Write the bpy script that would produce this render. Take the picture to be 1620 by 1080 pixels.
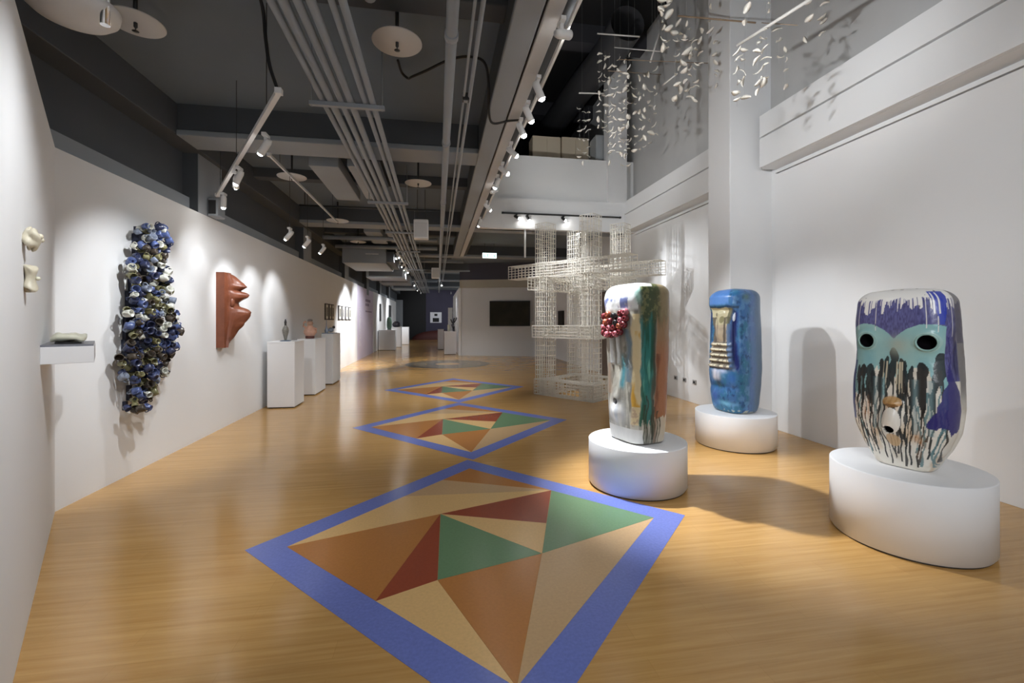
import bpy, math, random
import numpy as np
from mathutils import Vector, Matrix, Euler

for o in list(bpy.data.objects): bpy.data.objects.remove(o, do_unlink=True)
SC = bpy.context.scene
COL = SC.collection

# ------------------------------------------------------------------ camera
YAW = math.atan((810 - 692) / 700.0)            # room axis lies left of the view axis
cam_d = bpy.data.cameras.new('camera')
cam_d.sensor_fit = 'HORIZONTAL'; cam_d.sensor_width = 36.0
cam_d.lens = 36.0 * 700.0 / 1620.0
cam_d.shift_y = -33.0 / 1620.0
cam_d.clip_start = 0.05; cam_d.clip_end = 200
cam = bpy.data.objects.new('camera', cam_d); COL.objects.link(cam)
cam.location = (0, 0, 1.5); cam.rotation_euler = (math.pi / 2, 0, -YAW)
SC.camera = cam

# ------------------------------------------------------------------ world, exposure
W = bpy.data.worlds.new('world'); SC.world = W; W.use_nodes = True
bg = W.node_tree.nodes['Background']
bg.inputs[0].default_value = (0.86, 0.93, 1.0, 1); bg.inputs[1].default_value = 1.08
VS = SC.view_settings
VS.view_transform = 'Standard'; VS.look = 'None'; VS.gamma = 1.0; VS.exposure = 0.0
try: VS.use_curve_mapping = False
except Exception: pass
LAMP = 1.0                                       # common factor on every spot lamp

# ------------------------------------------------------------------ materials
def lin(r, g, b):
    f = lambda c: (c / 255.0) / 12.92 if c / 255.0 <= 0.04045 else ((c / 255.0 + 0.055) / 1.055) ** 2.4
    return (f(r), f(g), f(b), 1)
MATS = {}
def mat(name, col, rough=0.6, metal=0.0, noise=0.0, nscale=6.0, bump=0.0, bscale=40.0, coat=0.0, emit=None, estr=0.0, stretch=None, spec=0.5, alpha=1.0):
    if name in MATS: return MATS[name]
    m = bpy.data.materials.new(name); m.use_nodes = True
    nt = m.node_tree; b = nt.nodes['Principled BSDF']
    b.inputs['Base Color'].default_value = col
    b.inputs['Roughness'].default_value = rough; b.inputs['Metallic'].default_value = metal
    b.inputs['Specular IOR Level'].default_value = spec
    if coat: b.inputs['Coat Weight'].default_value = coat; b.inputs['Coat Roughness'].default_value = 0.08
    if emit: b.inputs['Emission Color'].default_value = emit; b.inputs['Emission Strength'].default_value = estr
    if noise or bump:
        tc = nt.nodes.new('ShaderNodeTexCoord'); mp = nt.nodes.new('ShaderNodeMapping')
        nt.links.new(tc.outputs['Object'], mp.inputs['Vector'])
        if stretch: mp.inputs['Scale'].default_value = stretch
    if noise:
        n = nt.nodes.new('ShaderNodeTexNoise'); n.inputs['Scale'].default_value = nscale; n.inputs['Detail'].default_value = 5
        nt.links.new(mp.outputs[0], n.inputs['Vector'])
        mx = nt.nodes.new('ShaderNodeMix'); mx.data_type = 'RGBA'
        mx.inputs[6].default_value = tuple(c * (1 - noise) for c in col[:3]) + (1,)
        mx.inputs[7].default_value = tuple(min(1, c * (1 + noise)) for c in col[:3]) + (1,)
        nt.links.new(n.outputs['Fac'], mx.inputs[0]); nt.links.new(mx.outputs[2], b.inputs['Base Color'])
    if bump:
        n2 = nt.nodes.new('ShaderNodeTexNoise'); n2.inputs['Scale'].default_value = bscale; n2.inputs['Detail'].default_value = 3
        nt.links.new(mp.outputs[0], n2.inputs['Vector'])
        bp = nt.nodes.new('ShaderNodeBump'); bp.inputs['Strength'].default_value = bump; bp.inputs['Distance'].default_value = 0.01
        nt.links.new(n2.outputs['Fac'], bp.inputs['Height']); nt.links.new(bp.outputs[0], b.inputs['Normal'])
    MATS[name] = m
    return m

def wood_floor():
    m = bpy.data.materials.new('wood_vinyl'); m.use_nodes = True
    nt = m.node_tree; b = nt.nodes['Principled BSDF']; L = nt.links.new; N = nt.nodes.new
    tc = N('ShaderNodeTexCoord')
    mp = N('ShaderNodeMapping'); mp.inputs['Scale'].default_value = (0.55, 14, 1); L(tc.outputs['Object'], mp.inputs['Vector'])
    n1 = N('ShaderNodeTexNoise'); n1.inputs['Scale'].default_value = 2.2; n1.inputs['Detail'].default_value = 8; n1.inputs['Roughness'].default_value = 0.65
    L(mp.outputs[0], n1.inputs['Vector'])
    r1 = N('ShaderNodeValToRGB'); e = r1.color_ramp.elements
    e[0].position = 0.28; e[0].color = lin(184, 138, 78); e[1].position = 0.72; e[1].color = lin(211, 168, 104)
    L(n1.outputs['Fac'], r1.inputs[0])
    br = N('ShaderNodeTexBrick'); br.inputs['Scale'].default_value = 1.0
    br.inputs['Color1'].default_value = (0.93, 0.93, 0.93, 1); br.inputs['Color2'].default_value = (1.0, 1.0, 1.0, 1); br.inputs['Mortar'].default_value = (0.86, 0.84, 0.8, 1)
    br.inputs['Mortar Size'].default_value = 0.0015; br.inputs['Brick Width'].default_value = 0.92; br.inputs['Row Height'].default_value = 0.115
    L(tc.outputs['Object'], br.inputs['Vector'])
    mx = N('ShaderNodeMix'); mx.data_type = 'RGBA'; mx.blend_type = 'MULTIPLY'; mx.inputs[0].default_value = 0.9
    L(r1.outputs[0], mx.inputs[6]); L(br.outputs['Color'], mx.inputs[7]); L(mx.outputs[2], b.inputs['Base Color'])
    n2 = N('ShaderNodeTexNoise'); n2.inputs['Scale'].default_value = 3.0; n2.inputs['Detail'].default_value = 4; L(tc.outputs['Object'], n2.inputs['Vector'])
    mr = N('ShaderNodeMapRange'); mr.inputs['To Min'].default_value = 0.13; mr.inputs['To Max'].default_value = 0.23
    L(n2.outputs['Fac'], mr.inputs[0]); L(mr.outputs[0], b.inputs['Roughness'])
    bp = N('ShaderNodeBump'); bp.inputs['Strength'].default_value = 0.04; bp.inputs['Distance'].default_value = 0.005
    L(n1.outputs['Fac'], bp.inputs['Height']); L(bp.outputs[0], b.inputs['Normal'])
    b.inputs['Specular IOR Level'].default_value = 0.5
    return m

def inlay_mat(name, col, v=0.12):
    m = mat(name, col, rough=0.22, noise=v, nscale=60.0)
    return m

def glaze(name, rough=0.30, bump=0.2):
    m = bpy.data.materials.new(name); m.use_nodes = True
    nt = m.node_tree; b = nt.nodes['Principled BSDF']
    a = nt.nodes.new('ShaderNodeAttribute'); a.attribute_name = 'Col'
    nt.links.new(a.outputs['Color'], b.inputs['Base Color'])
    b.inputs['Roughness'].default_value = rough
    tc = nt.nodes.new('ShaderNodeTexCoord'); n = nt.nodes.new('ShaderNodeTexNoise'); n.inputs['Scale'].default_value = 35; n.inputs['Detail'].default_value = 4
    nt.links.new(tc.outputs['Object'], n.inputs['Vector'])
    bp = nt.nodes.new('ShaderNodeBump'); bp.inputs['Strength'].default_value = bump; bp.inputs['Distance'].default_value = 0.01
    nt.links.new(n.outputs['Fac'], bp.inputs['Height']); nt.links.new(bp.outputs[0], b.inputs['Normal'])
    return m

M_WHITE = mat('white_paint', (0.80, 0.80, 0.80, 1), 0.75, noise=0.02, nscale=1.5, bump=0.03, bscale=90)
M_PLINTH = mat('plinth_paint', (0.80, 0.80, 0.81, 1), 0.55, noise=0.015, nscale=3)
M_PLASTER = mat('grey_plaster', (0.50, 0.495, 0.485, 1), 0.85, noise=0.10, nscale=1.4, bump=0.10, bscale=14)
M_SLAB = mat('ceiling_paint', (0.155, 0.185, 0.220, 1), 0.85, noise=0.12, nscale=1.2, bump=0.08, bscale=10)
M_BEAM = mat('beam_paint', (0.080, 0.088, 0.098, 1), 0.8, noise=0.15, nscale=1.6, bump=0.08, bscale=12)
M_EDGE = mat('beam_light_paint', (0.29, 0.315, 0.34, 1), 0.75, noise=0.08, nscale=2.0, bump=0.05, bscale=12)
M_BLACK = mat('black_paint', (0.012, 0.012, 0.013, 1), 0.8)
M_DARK = mat('charcoal_paint', (0.05, 0.05, 0.058, 1), 0.85)
M_PIPE = mat('pipe_grey', (0.30, 0.325, 0.35, 1), 0.5, noise=0.08, nscale=4)
M_GALV = mat('galvanised', (0.42, 0.42, 0.43, 1), 0.4, metal=0.5, noise=0.1, nscale=8)
M_CABLE = mat('black_rubber', (0.012, 0.012, 0.012, 1), 0.55)
M_TRACK = mat('track_white', (0.72, 0.72, 0.72, 1), 0.4)
M_TRACKD = mat('track_black', (0.03, 0.03, 0.03, 1), 0.4)
M_LAMPW = mat('lamp_white', (0.75, 0.75, 0.75, 1), 0.35)
M_LENS = mat('lamp_lens', (1, 1, 1, 1), 0.3, emit=(1, 0.98, 0.95, 1), estr=110)
M_DISC = mat('disc_white', (0.60, 0.60, 0.60, 1), 0.5)
M_PURPLE = mat('lavender_paint', lin(216, 206, 226), 0.75, noise=0.06, nscale=1.2)
M_FARWALL = mat('violet_wall', lin(62, 59, 78), 0.8, noise=0.25, nscale=0.9)
M_TERRA = mat('terracotta', lin(118, 66, 44), 0.42, noise=0.3, nscale=9, bump=0.35, bscale=28)
M_LATT = mat('lattice_white', lin(232, 227, 216), 0.6)
M_LEAF = mat('leaf_porcelain', lin(238, 232, 220), 0.35, noise=0.06, nscale=30)
M_THREAD = mat('thread', (0.55, 0.55, 0.55, 1), 0.5)
M_ROD = mat('rod_wood', lin(150, 128, 104), 0.6)
M_RODW = mat('rod_white', lin(225, 222, 216), 0.5)

# ------------------------------------------------------------------ helpers
def tag(o, label=None, cat=None, group=None, kind=None):
    if label: o['label'] = label
    if cat: o['category'] = cat
    if group: o['group'] = group
    if kind: o['kind'] = kind
    return o
def empty(name, loc=(0, 0, 0), rz=0.0, parent=None):
    o = bpy.data.objects.new(name, None); COL.objects.link(o)
    o.location = loc; o.rotation_euler = (0, 0, rz); o.empty_display_size = 0.1
    if parent: o.parent = parent
    return o
def smooth(pts, n=6):
    P = [Vector(p) for p in pts]; P = [P[0] * 2 - P[1]] + P + [P[-1] * 2 - P[-2]]; out = []
    for i in range(1, len(P) - 2):
        for k in range(n):
            t = k / n; a, b, c, d = P[i - 1], P[i], P[i + 1], P[i + 2]
            out.append(0.5 * ((2 * b) + (c - a) * t + (2 * a - 5 * b + 4 * c - d) * t * t + (3 * b - a - 3 * c + d) * t ** 3))
    return out + [P[-2]]
def basis(d):
    d = Vector(d).normalized()
    u = d.cross(Vector((0, 0, 1)))
    if u.length < 1e-4: u = Vector((1, 0, 0))
    u.normalize(); return d, u, d.cross(u).normalized()
class MB:
    def __init__(s): s.v = []; s.f = []; s.sm = []
    def add(s, vs, fs, smooth=False):
        n = len(s.v); s.v += [tuple(p) for p in vs]; s.f += [tuple(i + n for i in f) for f in fs]; s.sm += [smooth] * len(fs); return s
    def box(s, x0, x1, y0, y1, z0, z1):
        return s.add([(x0, y0, z0), (x1, y0, z0), (x1, y1, z0), (x0, y1, z0), (x0, y0, z1), (x1, y0, z1), (x1, y1, z1), (x0, y1, z1)],
                     [(0, 3, 2, 1), (4, 5, 6, 7), (0, 1, 5, 4), (1, 2, 6, 5), (2, 3, 7, 6), (3, 0, 4, 7)])
    def prism(s, pts, z0, z1):          # pts counter-clockwise seen from above
        n = len(pts)
        return s.add([(x, y, z0) for x, y in pts] + [(x, y, z1) for x, y in pts],
                     [tuple(range(n - 1, -1, -1)), tuple(range(n, 2 * n))] + [(i, (i + 1) % n, n + (i + 1) % n, n + i) for i in range(n)])
    def bar(s, p0, p1, w, h):           # rectangular bar between two points
        p0, p1 = Vector(p0), Vector(p1); d, u, v = basis(p1 - p0)
        vs = [p + u * a * w / 2 + v * b * h / 2 for p in (p0, p1) for a, b in ((-1, -1), (1, -1), (1, 1), (-1, 1))]
        return s.add(vs, [(3, 2, 1, 0), (4, 5, 6, 7)] + [(i, (i + 1) % 4, 4 + (i + 1) % 4, 4 + i) for i in range(4)])
    def tube(s, p0, p1, r, seg=10, r1=None, caps=True):
        p0, p1 = Vector(p0), Vector(p1); d, u, v = basis(p1 - p0); r1 = r if r1 is None else r1
        vs = []
        for p, q in ((p0, r), (p1, r1)):
            vs += [p + (u * math.cos(2 * math.pi * i / seg) + v * math.sin(2 * math.pi * i / seg)) * q for i in range(seg)]
        s.add(vs, [(i, (i + 1) % seg, seg + (i + 1) % seg, seg + i) for i in range(seg)], True)
        if caps:
            n = len(s.v) - 2 * seg
            s.f += [tuple(n + i for i in range(seg - 1, -1, -1)), tuple(n + seg + i for i in range(seg))]; s.sm += [False, False]
        return s
    def path(s, pts, r, seg=8):
        pts = [Vector(p) for p in pts]; vs = []; fs = []
        for i, p in enumerate(pts):
            d = pts[min(i + 1, len(pts) - 1)] - pts[max(i - 1, 0)]; d, u, v = basis(d)
            vs += [p + (u * math.cos(2 * math.pi * k / seg) + v * math.sin(2 * math.pi * k / seg)) * r for k in range(seg)]
        for i in range(len(pts) - 1):
            fs += [(i * seg + k, i * seg + (k + 1) % seg, (i + 1) * seg + (k + 1) % seg, (i + 1) * seg + k) for k in range(seg)]
        return s.add(vs, fs, True)
    def lathe(s, prof, seg=24, c=(0, 0, 0), axis=None):
        # prof: list of (radius, height); axis: direction of height
        d, u, v = basis(axis) if axis is not None else (Vector((0, 0, 1)), Vector((1, 0, 0)), Vector((0, 1, 0)))
        c = Vector(c); vs = []; fs = []
        for r, h in prof:
            vs += [c + d * h + (u * math.cos(2 * math.pi * k / seg) + v * math.sin(2 * math.pi * k / seg)) * max(r, 1e-5) for k in range(seg)]
        for i in range(len(prof) - 1):
            fs += [(i * seg + k, i * seg + (k + 1) % seg, (i + 1) * seg + (k + 1) % seg, (i + 1) * seg + k) for k in range(seg)]
        return s.add(vs, fs, True)
    def ball(s, c, r, seg=12, rings=8, sc=(1, 1, 1)):
        c = Vector(c); vs = []; fs = []
        for i in range(rings + 1):
            t = math.pi * i / rings
            for k in range(seg):
                a = 2 * math.pi * k / seg
                vs.append(c + Vector((r * sc[0] * math.sin(t) * math.cos(a), r * sc[1] * math.sin(t) * math.sin(a), -r * sc[2] * math.cos(t))))
        for i in range(rings):
            fs += [(i * seg + k, i * seg + (k + 1) % seg, (i + 1) * seg + (k + 1) % seg, (i + 1) * seg + k) for k in range(seg)]
        return s.add(vs, fs, True)
    def mesh(s, name):
        me = bpy.data.meshes.new(name); me.from_pydata(s.v, [], s.f)
        me.polygons.foreach_set('use_smooth', s.sm); me.update(); return me
    def build(s, name, m, parent=None, bevel=0.0):
        o = bpy.data.objects.new(name, s.mesh(name)); COL.objects.link(o); o.data.materials.append(m)
        if parent: o.parent = parent
        if bevel:
            b = o.modifiers.new('bevel', 'BEVEL'); b.width = bevel; b.segments = 2; b.limit_method = 'ANGLE'
        return o
def struct(name, mb, m, parent=None, bevel=0.0, label=None):
    o = mb.build(name, m, parent, bevel)
    if parent is None: o['kind'] = 'structure'
    if label: o['label'] = label
    return o

# ================================================================== THE SETTING
XL, XR = -2.96, 4.65
floor = struct('floor', MB().box(-5.0, 5.2, -7.0, 38.0, -0.12, 0.0), wood_floor(), label='glossy honey brown wood floor of the gallery')

# --- floor inlays: blue framed diamonds of coloured triangles
IN = {'blue': inlay_mat('inlay_blue', lin(112, 126, 196), 0.2), 'red': inlay_mat('inlay_red', lin(150, 72, 48)), 'green': inlay_mat('inlay_green', lin(108, 140, 104)),
      'cream': inlay_mat('inlay_cream', lin(224, 184, 124)), 'tan': inlay_mat('inlay_tan', lin(200, 166, 122)), 'brown': inlay_mat('inlay_brown', lin(184, 124, 66)), 'grey': inlay_mat('inlay_grey', lin(146, 132, 112)), 'dgrey': inlay_mat('inlay_dark_grey', lin(112, 104, 92))}
def inlay(cx, cy, hx, hy, HX, HY, label):
    root = empty('diamond_inlay', (cx, cy, 0), parent=floor); root['label'] = label
    iL, iT, iR, iB = (-hx, 0.0), (0.0, hy), (hx, 0.0), (0.0, -hy)
    oL, oT, oR, oB = (-HX, 0.0), (0.0, HY), (HX, 0.0), (0.0, -HY)
    def on(a, b, t): return (a[0] + (b[0] - a[0]) * t, a[1] + (b[1] - a[1]) * t)
    B = on(iT, iR, 0.515); A = on(iL, B, 0.51); C = (0.264 * hx, -0.266 * hy); D = (-0.245 * hx, -0.402 * hy)
    E_ = on(iL, iB, 0.505); F = on(B, C, 0.60); K1 = on(iL, iT, 0.54); K2 = on(iL, iT, 0.79)
    ins = lambda tri: tri
    tris = [('cream', (iL, K1, B)), ('tan', (K1, K2, B)), ('brown', (K2, iT, B)), ('brown', (iL, A, E_)), ('red', (A, E_, D)), ('green', (A, D, C)), ('cream', (A, C, F)),
            ('red', (A, F, B)), ('green', (B, C, iR)), ('tan', (iR, C, iB)), ('brown', (D, C, iB)), ('cream', (E_, D, iB))]
    for k, t in tris:
        t = list(t); g = (sum(p[0] for p in t) / 3, sum(p[1] for p in t) / 3)
        t = [(g[0] + (p[0] - g[0]) * 0.996, g[1] + (p[1] - g[1]) * 0.996) for p in t]
        if (t[1][0] - t[0][0]) * (t[2][1] - t[0][1]) - (t[1][1] - t[0][1]) * (t[2][0] - t[0][0]) < 0: t.reverse()
        MB().prism(t, 0.0, 0.0022).build('tile', IN[k], root)
    for a, b, c, d in ((oL, oB, iB, iL), (oB, oR, iR, iB), (oR, oT, iT, iR), (oT, oL, iL, iT)):
        MB().prism([a, b, c, d], 0.0, 0.002).build('border_strip', IN['blue'], root)
inlay(0.32, 3.14, 1.305, 1.36, 1.56, 1.64, 'blue bordered diamond of coloured triangles nearest the camera')
inlay(0.38, 6.47, 1.305, 1.42, 1.55, 1.69, 'blue bordered diamond of coloured triangles, second from the camera')
inlay(0.40, 9.87, 1.28, 1.42, 1.53, 1.71, 'blue bordered diamond of coloured triangles, third from the camera')
rt = empty('round_inlay', (0.35, 15.5, 0), parent=floor); rt['label'] = 'dull grey round floor inlay with rings near the screen wall'
def ring(r0, r1, z, m, name):
    n = 40; vs = []; fs = []
    for r, zz in ((r0, z), (r1, z), (r1, 0.0)):
        vs += [(r * math.cos(2 * math.pi * k / n), r * math.sin(2 * math.pi * k / n), zz) for k in range(n)]
    for i in range(2): fs += [(i * n + k, (i + 1) * n + k, (i + 1) * n + (k + 1) % n, i * n + (k + 1) % n) for k in range(n)]
    MB().add(vs, fs).build(name, m, rt)
ring(1.15, 1.45, 0.002, IN['dgrey'], 'ring'); ring(0.75, 1.13, 0.002, IN['grey'], 'ring'); ring(0.42, 0.73, 0.002, IN['dgrey'], 'ring'); ring(0.001, 0.40, 0.002, IN['tan'], 'disc')

# --- left display wall (long straight) and its near return panel
wl = struct('wall_left', MB().box(XL - 0.10, XL, 3.95, 17.3, 0, 2.86), M_WHITE, label='long white display wall on the left')
MB().box(XL - 0.10, XL - 0.01, 17.3, 21.5, 0, 2.84).build('lavender_panel', M_PURPLE, wl)['label'] = 'lavender wall panel with exhibition text'
MB().box(XL - 0.10, XL, 21.5, 22.4, 0, 2.86).build('wall_post', M_WHITE, wl)
MB().box(XL - 0.10, XL, 22.4, 33.0, 0, 2.86).build('wall_panel', M_WHITE, wl)
struct('wall_left_end', MB().box(XL - 0.10, XL + 0.45, 33.0, 33.4, 0, 3.0), M_EDGE, label='grey end panel closing the left wall')
txt = MB(); rnd = random.Random(4)
for row in range(34):
    z = 2.0 - row * 0.045
    for c in range(3):
        if rnd.random() < 0.8: txt.box(XL - 0.011, XL - 0.006, 17.75 + c * 0.16, 17.75 + c * 0.16 + 0.05 + 0.07 * rnd.random(), z, z + 0.022)
txt.build('lettering', mat('text_white', (0.85, 0.85, 0.87, 1), 0.6), wl)['kind'] = 'stuff'
txt = MB()
for i, (z, y0, n) in enumerate(((2.30, 19.3, 7), (2.12, 19.3, 5), (1.86, 19.3, 9))):
    for k in range(n): txt.box(XL - 0.011, XL - 0.006, y0 + k * 0.2, y0 + k * 0.2 + 0.13, z, z + (0.11 if i < 2 else 0.06))
txt.build('title_lettering', mat('text_violet', lin(120, 104, 140), 0.6), wl)['kind'] = 'stuff'
P0 = Vector((-2.998, 4.079)); P1 = Vector((-1.735, 2.151)); WD = (P1 - P0).normalized(); WN = Vector((-WD.y, WD.x))     # WN faces the room
if WN.x < 0: WN = -WN
e = P0 + WD * 3.4
q = [P0, e, e - WN * 0.1, P0 - WN * 0.1]
a = sum(q[i].x * q[(i + 1) % 4].y - q[(i + 1) % 4].x * q[i].y for i in range(4))
if a < 0: q.reverse()
wn = struct('wall_near_left', MB().prism([(p.x, p.y) for p in q], 0, 2.86), M_WHITE, label='white angled return panel at the left edge')

# --- building shell behind the left wall
so = struct('wall_outer_left', MB().box(-3.45, -3.15, -7, 36, 0, 3.95), M_BEAM, label='dark grey building wall above the white partition')
MB().box(-3.15, -3.07, -7, 36, 2.70, 3.045).build('ledge', M_EDGE, so)
for i, y in enumerate((6.15, 10.6, 15.1, 19.6, 24.0, 28.4)):
    c_ = MB().box(-3.15, -2.975, y, y + 0.6, 2.6, 3.95).build('column', M_BEAM, so); MB().box(-2.975, -2.965, y, y + 0.6, 2.6, 3.95).build('column_lit_side', M_EDGE, c_)  # column's brighter room side put into a thin skin of paler paint

# --- low ceiling with beams
ceil = struct('ceiling', MB().box(-3.45, 0.6, -7, 9.9, 3.95, 4.15).box(-3.45, 0.92, 9.9, 38, 3.95, 4.15).box(0.92, 5.0, 10.16, 38, 3.95, 4.15), M_SLAB, label='low dark grey ceiling slab')
def cbeam(mb, m=M_BEAM, name='beam'): o = mb.build('ceiling_' + name, m, None, 0.01); o['kind'] = 'structure'; return o
cbeam(MB().box(-3.15, -2.90, -7, 36, 3.60, 3.97))
for i, y in enumerate((1.1, 5.55, 10.05, 14.5, 19.0, 23.5, 28.0)):
    x1 = 0.51 if y < 10 else 4.6
    cbeam(MB().box(-2.90, x1, y, y + 0.42, 3.655, 3.97))
    cbeam(MB().box(-2.90, x1, y - 0.015, y + 0.435, 3.59, 3.655), M_EDGE, 'beam_flange')
    cbeam(MB().box(-2.90, 0.51, y + 2.1, y + 2.3, 3.80, 3.97))
# long edge beam on the atrium side
cbeam(MB().box(0.51, 0.93, -7, 14.5, 3.62, 3.97), M_BEAM)
cbeam(MB().box(0.505, 0.70, -7, 14.5, 3.58, 3.62), M_EDGE, 'beam_flange')
cbeam(MB().box(0.72, 0.84, -7, 14.5, 3.585, 3.62), mat('beam_pale_paint', (0.5, 0.5, 0.5, 1), 0.7), 'beam_flange')
wa = struct('wall_atrium', MB().box(0.60, 0.92, -7, 18.0, 3.97, 8.0), M_PLASTER, label='upper wall over the edge beam')

# --- right wall, double height
wr = struct('wall_right', MB().box(XR, XR + 0.2, -7, 18.0, 0, 8.0), M_WHITE, label='tall white wall on the right')
MB().box(XR - 0.01, XR, -7, 12.0, 4.30, 8.0).build('plaster_field', M_PLASTER, wr)
for y0, y1 in ((-7.0, 5.42), (6.12, 9.88)):
    MB().box(XR - 0.05, XR, y0, y1, 0, 3.515).build('wall_board', M_WHITE, wr, 0.004)
    MB().box(XR - 0.056, XR, y0, y1, 3.53, 3.55).build('board_cap', M_WHITE, wr)
    MB().box(4.42, XR, y0, y1 + 0.05, 3.60, 4.31).build('wall_beam', M_WHITE, wr)
    MB().box(4.37, 4.42, y0, y1 + 0.02, 3.60, 3.992).build('beam_face', M_WHITE, wr, 0.004)
    MB().box(4.37, 4.42, y0, y1 + 0.02, 4.016, 4.31).build('beam_face', M_WHITE, wr, 0.004)
struct('column_right', MB().box(4.0, XR + 0.02, 5.55, 6.05, 0, 8.0), M_WHITE, bevel=0.01, label='square white column against the right wall')
for i, y in enumerate((8.0, 7.69, 7.36)):
    o = empty('wall_outlet', (XR - 0.05, y, 0.385))
    tag(o, ('silver wall outlet, farthest of three low on right wall', 'silver wall outlet, middle of three low on right wall', 'silver wall outlet, nearest of three low on right wall')[i], 'outlet', 'outlets on the right wall')
    cp = MB().box(-0.012, 0, -0.055, 0.055, -0.04, 0.04).build('cover_plate', M_GALV, o, 0.003)
    MB().box(-0.016, -0.011, -0.025, 0.025, -0.02, 0.02).build('socket', M_TRACKD, cp)

# --- mezzanine at the far end of the atrium
mz = struct('wall_mezzanine', MB().box(0.93, 4.66, 9.90, 10.15, 3.59, 4.28), M_WHITE, label='white mezzanine edge across the far end of the atrium')
MB().box(0.93, 4.66, 10.0, 10.12, 4.28, 5.30).build('parapet', mat('parapet_paint', (0.80, 0.80, 0.79, 1), 0.8), mz)
struct('column_corner', MB().box(3.96, 4.42, 9.86, 10.16, 4.28, 8.0), M_WHITE, label='white pilaster in the far corner of the atrium')
struct('floor_mezzanine', MB().box(0.93, 4.66, 10.15, 15.0, 4.15, 4.28), M_DARK)
struct('wall_mezzanine_back', MB().box(0.60, 4.85, 15.0, 15.2, 4.15, 8.0), M_BLACK)
mz_c = struct('ceiling_atrium', MB().box(0.6, 4.85, -7, 15.2, 8.0, 8.2), M_BLACK, label='black ceiling high over the atrium')
for y in (1.6, 9.3, 12.8): MB().box(0.92, 4.64, y, y + 0.35, 7.6, 8.0).build('ceiling_beam', M_DARK)['kind'] = 'structure'
o = MB().path(smooth([(3.6, 8.0, 7.2), (3.6, 9.2, 7.2), (3.45, 10.6, 7.2), (3.2, 14.8, 7.2)]), 0.34, 20).build('air_duct', mat('duct_dark', (0.06, 0.06, 0.065, 1), 0.5, metal=0.2))
tag(o, 'large round dark air duct high over the mezzanine', 'duct')
for i, (x0, x1, y, zt, m, l) in enumerate(((2.33, 3.05, 10.75, 6.10, 'c', 'cream storage cabinet on the mezzanine, left of the two'), (3.08, 3.79, 10.75, 6.12, 'c', 'cream storage cabinet on the mezzanine, beside the grey one'), (3.80, 4.16, 10.27, 6.02, 'g', 'pale grey storage box on the mezzanine by the pilaster'))):
    o = empty('storage_cabinet', ((x0 + x1) / 2, y, 4.28)); w = (x1 - x0) / 2
    tag(o, l, 'cabinet', 'cabinets on the mezzanine')
    m = mat('cabinet_cream', lin(226, 210, 184), 0.6) if m == 'c' else mat('cabinet_grey', lin(180, 184, 186), 0.6)
    MB().box(-w, w, 0, 0.45, 0, zt - 4.28).build('cabinet_body', m, o, 0.008)
    MB().box(-w + 0.02, -0.004, -0.015, 0.0, 0.05, zt - 4.32).build('cabinet_door', m, o); MB().box(0.004, w - 0.02, -0.015, 0.0, 0.05, zt - 4.32).build('cabinet_door', m, o)

# --- far partition with screen, dark upper box, end wall
wp = struct('wall_screen', MB().prism([(0.94, 19.15), (3.98, 18.2), (4.66, 17.75), (4.66, 18.1), (0.98, 19.4)], 0, 2.90), mat('screen_wall_paint', (0.60, 0.60, 0.60, 1), 0.8), label='grey partition wall carrying the screen')
MB().prism([(0.94, 19.05), (3.98, 18.1), (4.6, 17.65), (4.6, 18.0), (0.98, 19.3)], 2.90, 3.24).build('soffit', mat('soffit_paint', lin(170, 164, 150), 0.8), wp)
MB().prism([(0.94, 19.12), (3.98, 18.17), (4.6, 17.72), (4.6, 18.1), (0.98, 19.4)], 3.24, 3.95).build('upper_panel', mat('violet_grey', lin(70, 68, 78), 0.8), wp)
MB().box(0.90, 1.0, 19.1, 26.0, 0, 2.9).build('side_panel', M_WHITE, wp)
struct('door_1', MB().box(4.56, 4.65, 10.9, 12.0, 0, 2.3).box(4.52, 4.56, 11.0, 11.9, 0.02, 2.2), mat('door_brown', lin(120, 104, 92), 0.6), label='brown door in the right wall under the mezzanine')
fw = struct('wall_far', MB().box(-3.4, 5.0, 36.0, 36.3, 0, 4.0), M_FARWALL, label='dark violet end wall of the hall')
MB().box(-3.4, -0.9, 35.9, 36.0, 0, 4.0).build('dark_panel', M_BLACK, fw)
tv = empty('wall_screen_monitor', (3.02, 18.45, 1.80), math.atan2(-0.95, 3.04))
tag(tv, 'large dark flat screen mounted on the grey partition wall', 'screen')
tc_ = MB().box(-0.86, 0.86, -0.07, 0.0, -0.53, 0.53).build('screen_case', M_BLACK, tv, 0.01)
ms = mat('screen_glass', (0.022, 0.020, 0.012, 1), 0.4, noise=0.9, nscale=2.0, spec=0.15)
MB().box(-0.82, 0.82, -0.075, -0.069, -0.49, 0.49).build('display', ms, tc_)
o = MB().box(0, 0.05, -0.35, 0.35, 0, 0.62).build('dark_picture', M_BLACK); o.location = (4.60, 16.25, 1.25)
tag(o, 'small dark picture on the right wall behind the lattice', 'picture')
o = empty('wall_poster', (-0.12, 35.98, 1.75)); tag(o, 'pale poster with dark shapes on the violet end wall', 'poster')
MB().box(-0.45, 0.45, -0.03, 0, -0.42, 0.42).build('sheet', mat('poster_paper', (0.75, 0.75, 0.8, 1), 0.7), o)
MB().box(-0.25, 0.25, -0.035, -0.03, -0.36, -0.04).box(-0.12, 0.12, -0.035, -0.03, 0.12, 0.30).build('print', M_BLACK, o)
o = MB().ball((0.2, 35.2, 0.0), 1.0, 20, 10, (2.2, 0.5, 0.75)).build('red_mound', mat('dark_red', lin(70, 28, 22), 0.7)); tag(o, 'dark red mound before the violet end wall', 'artwork')

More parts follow.
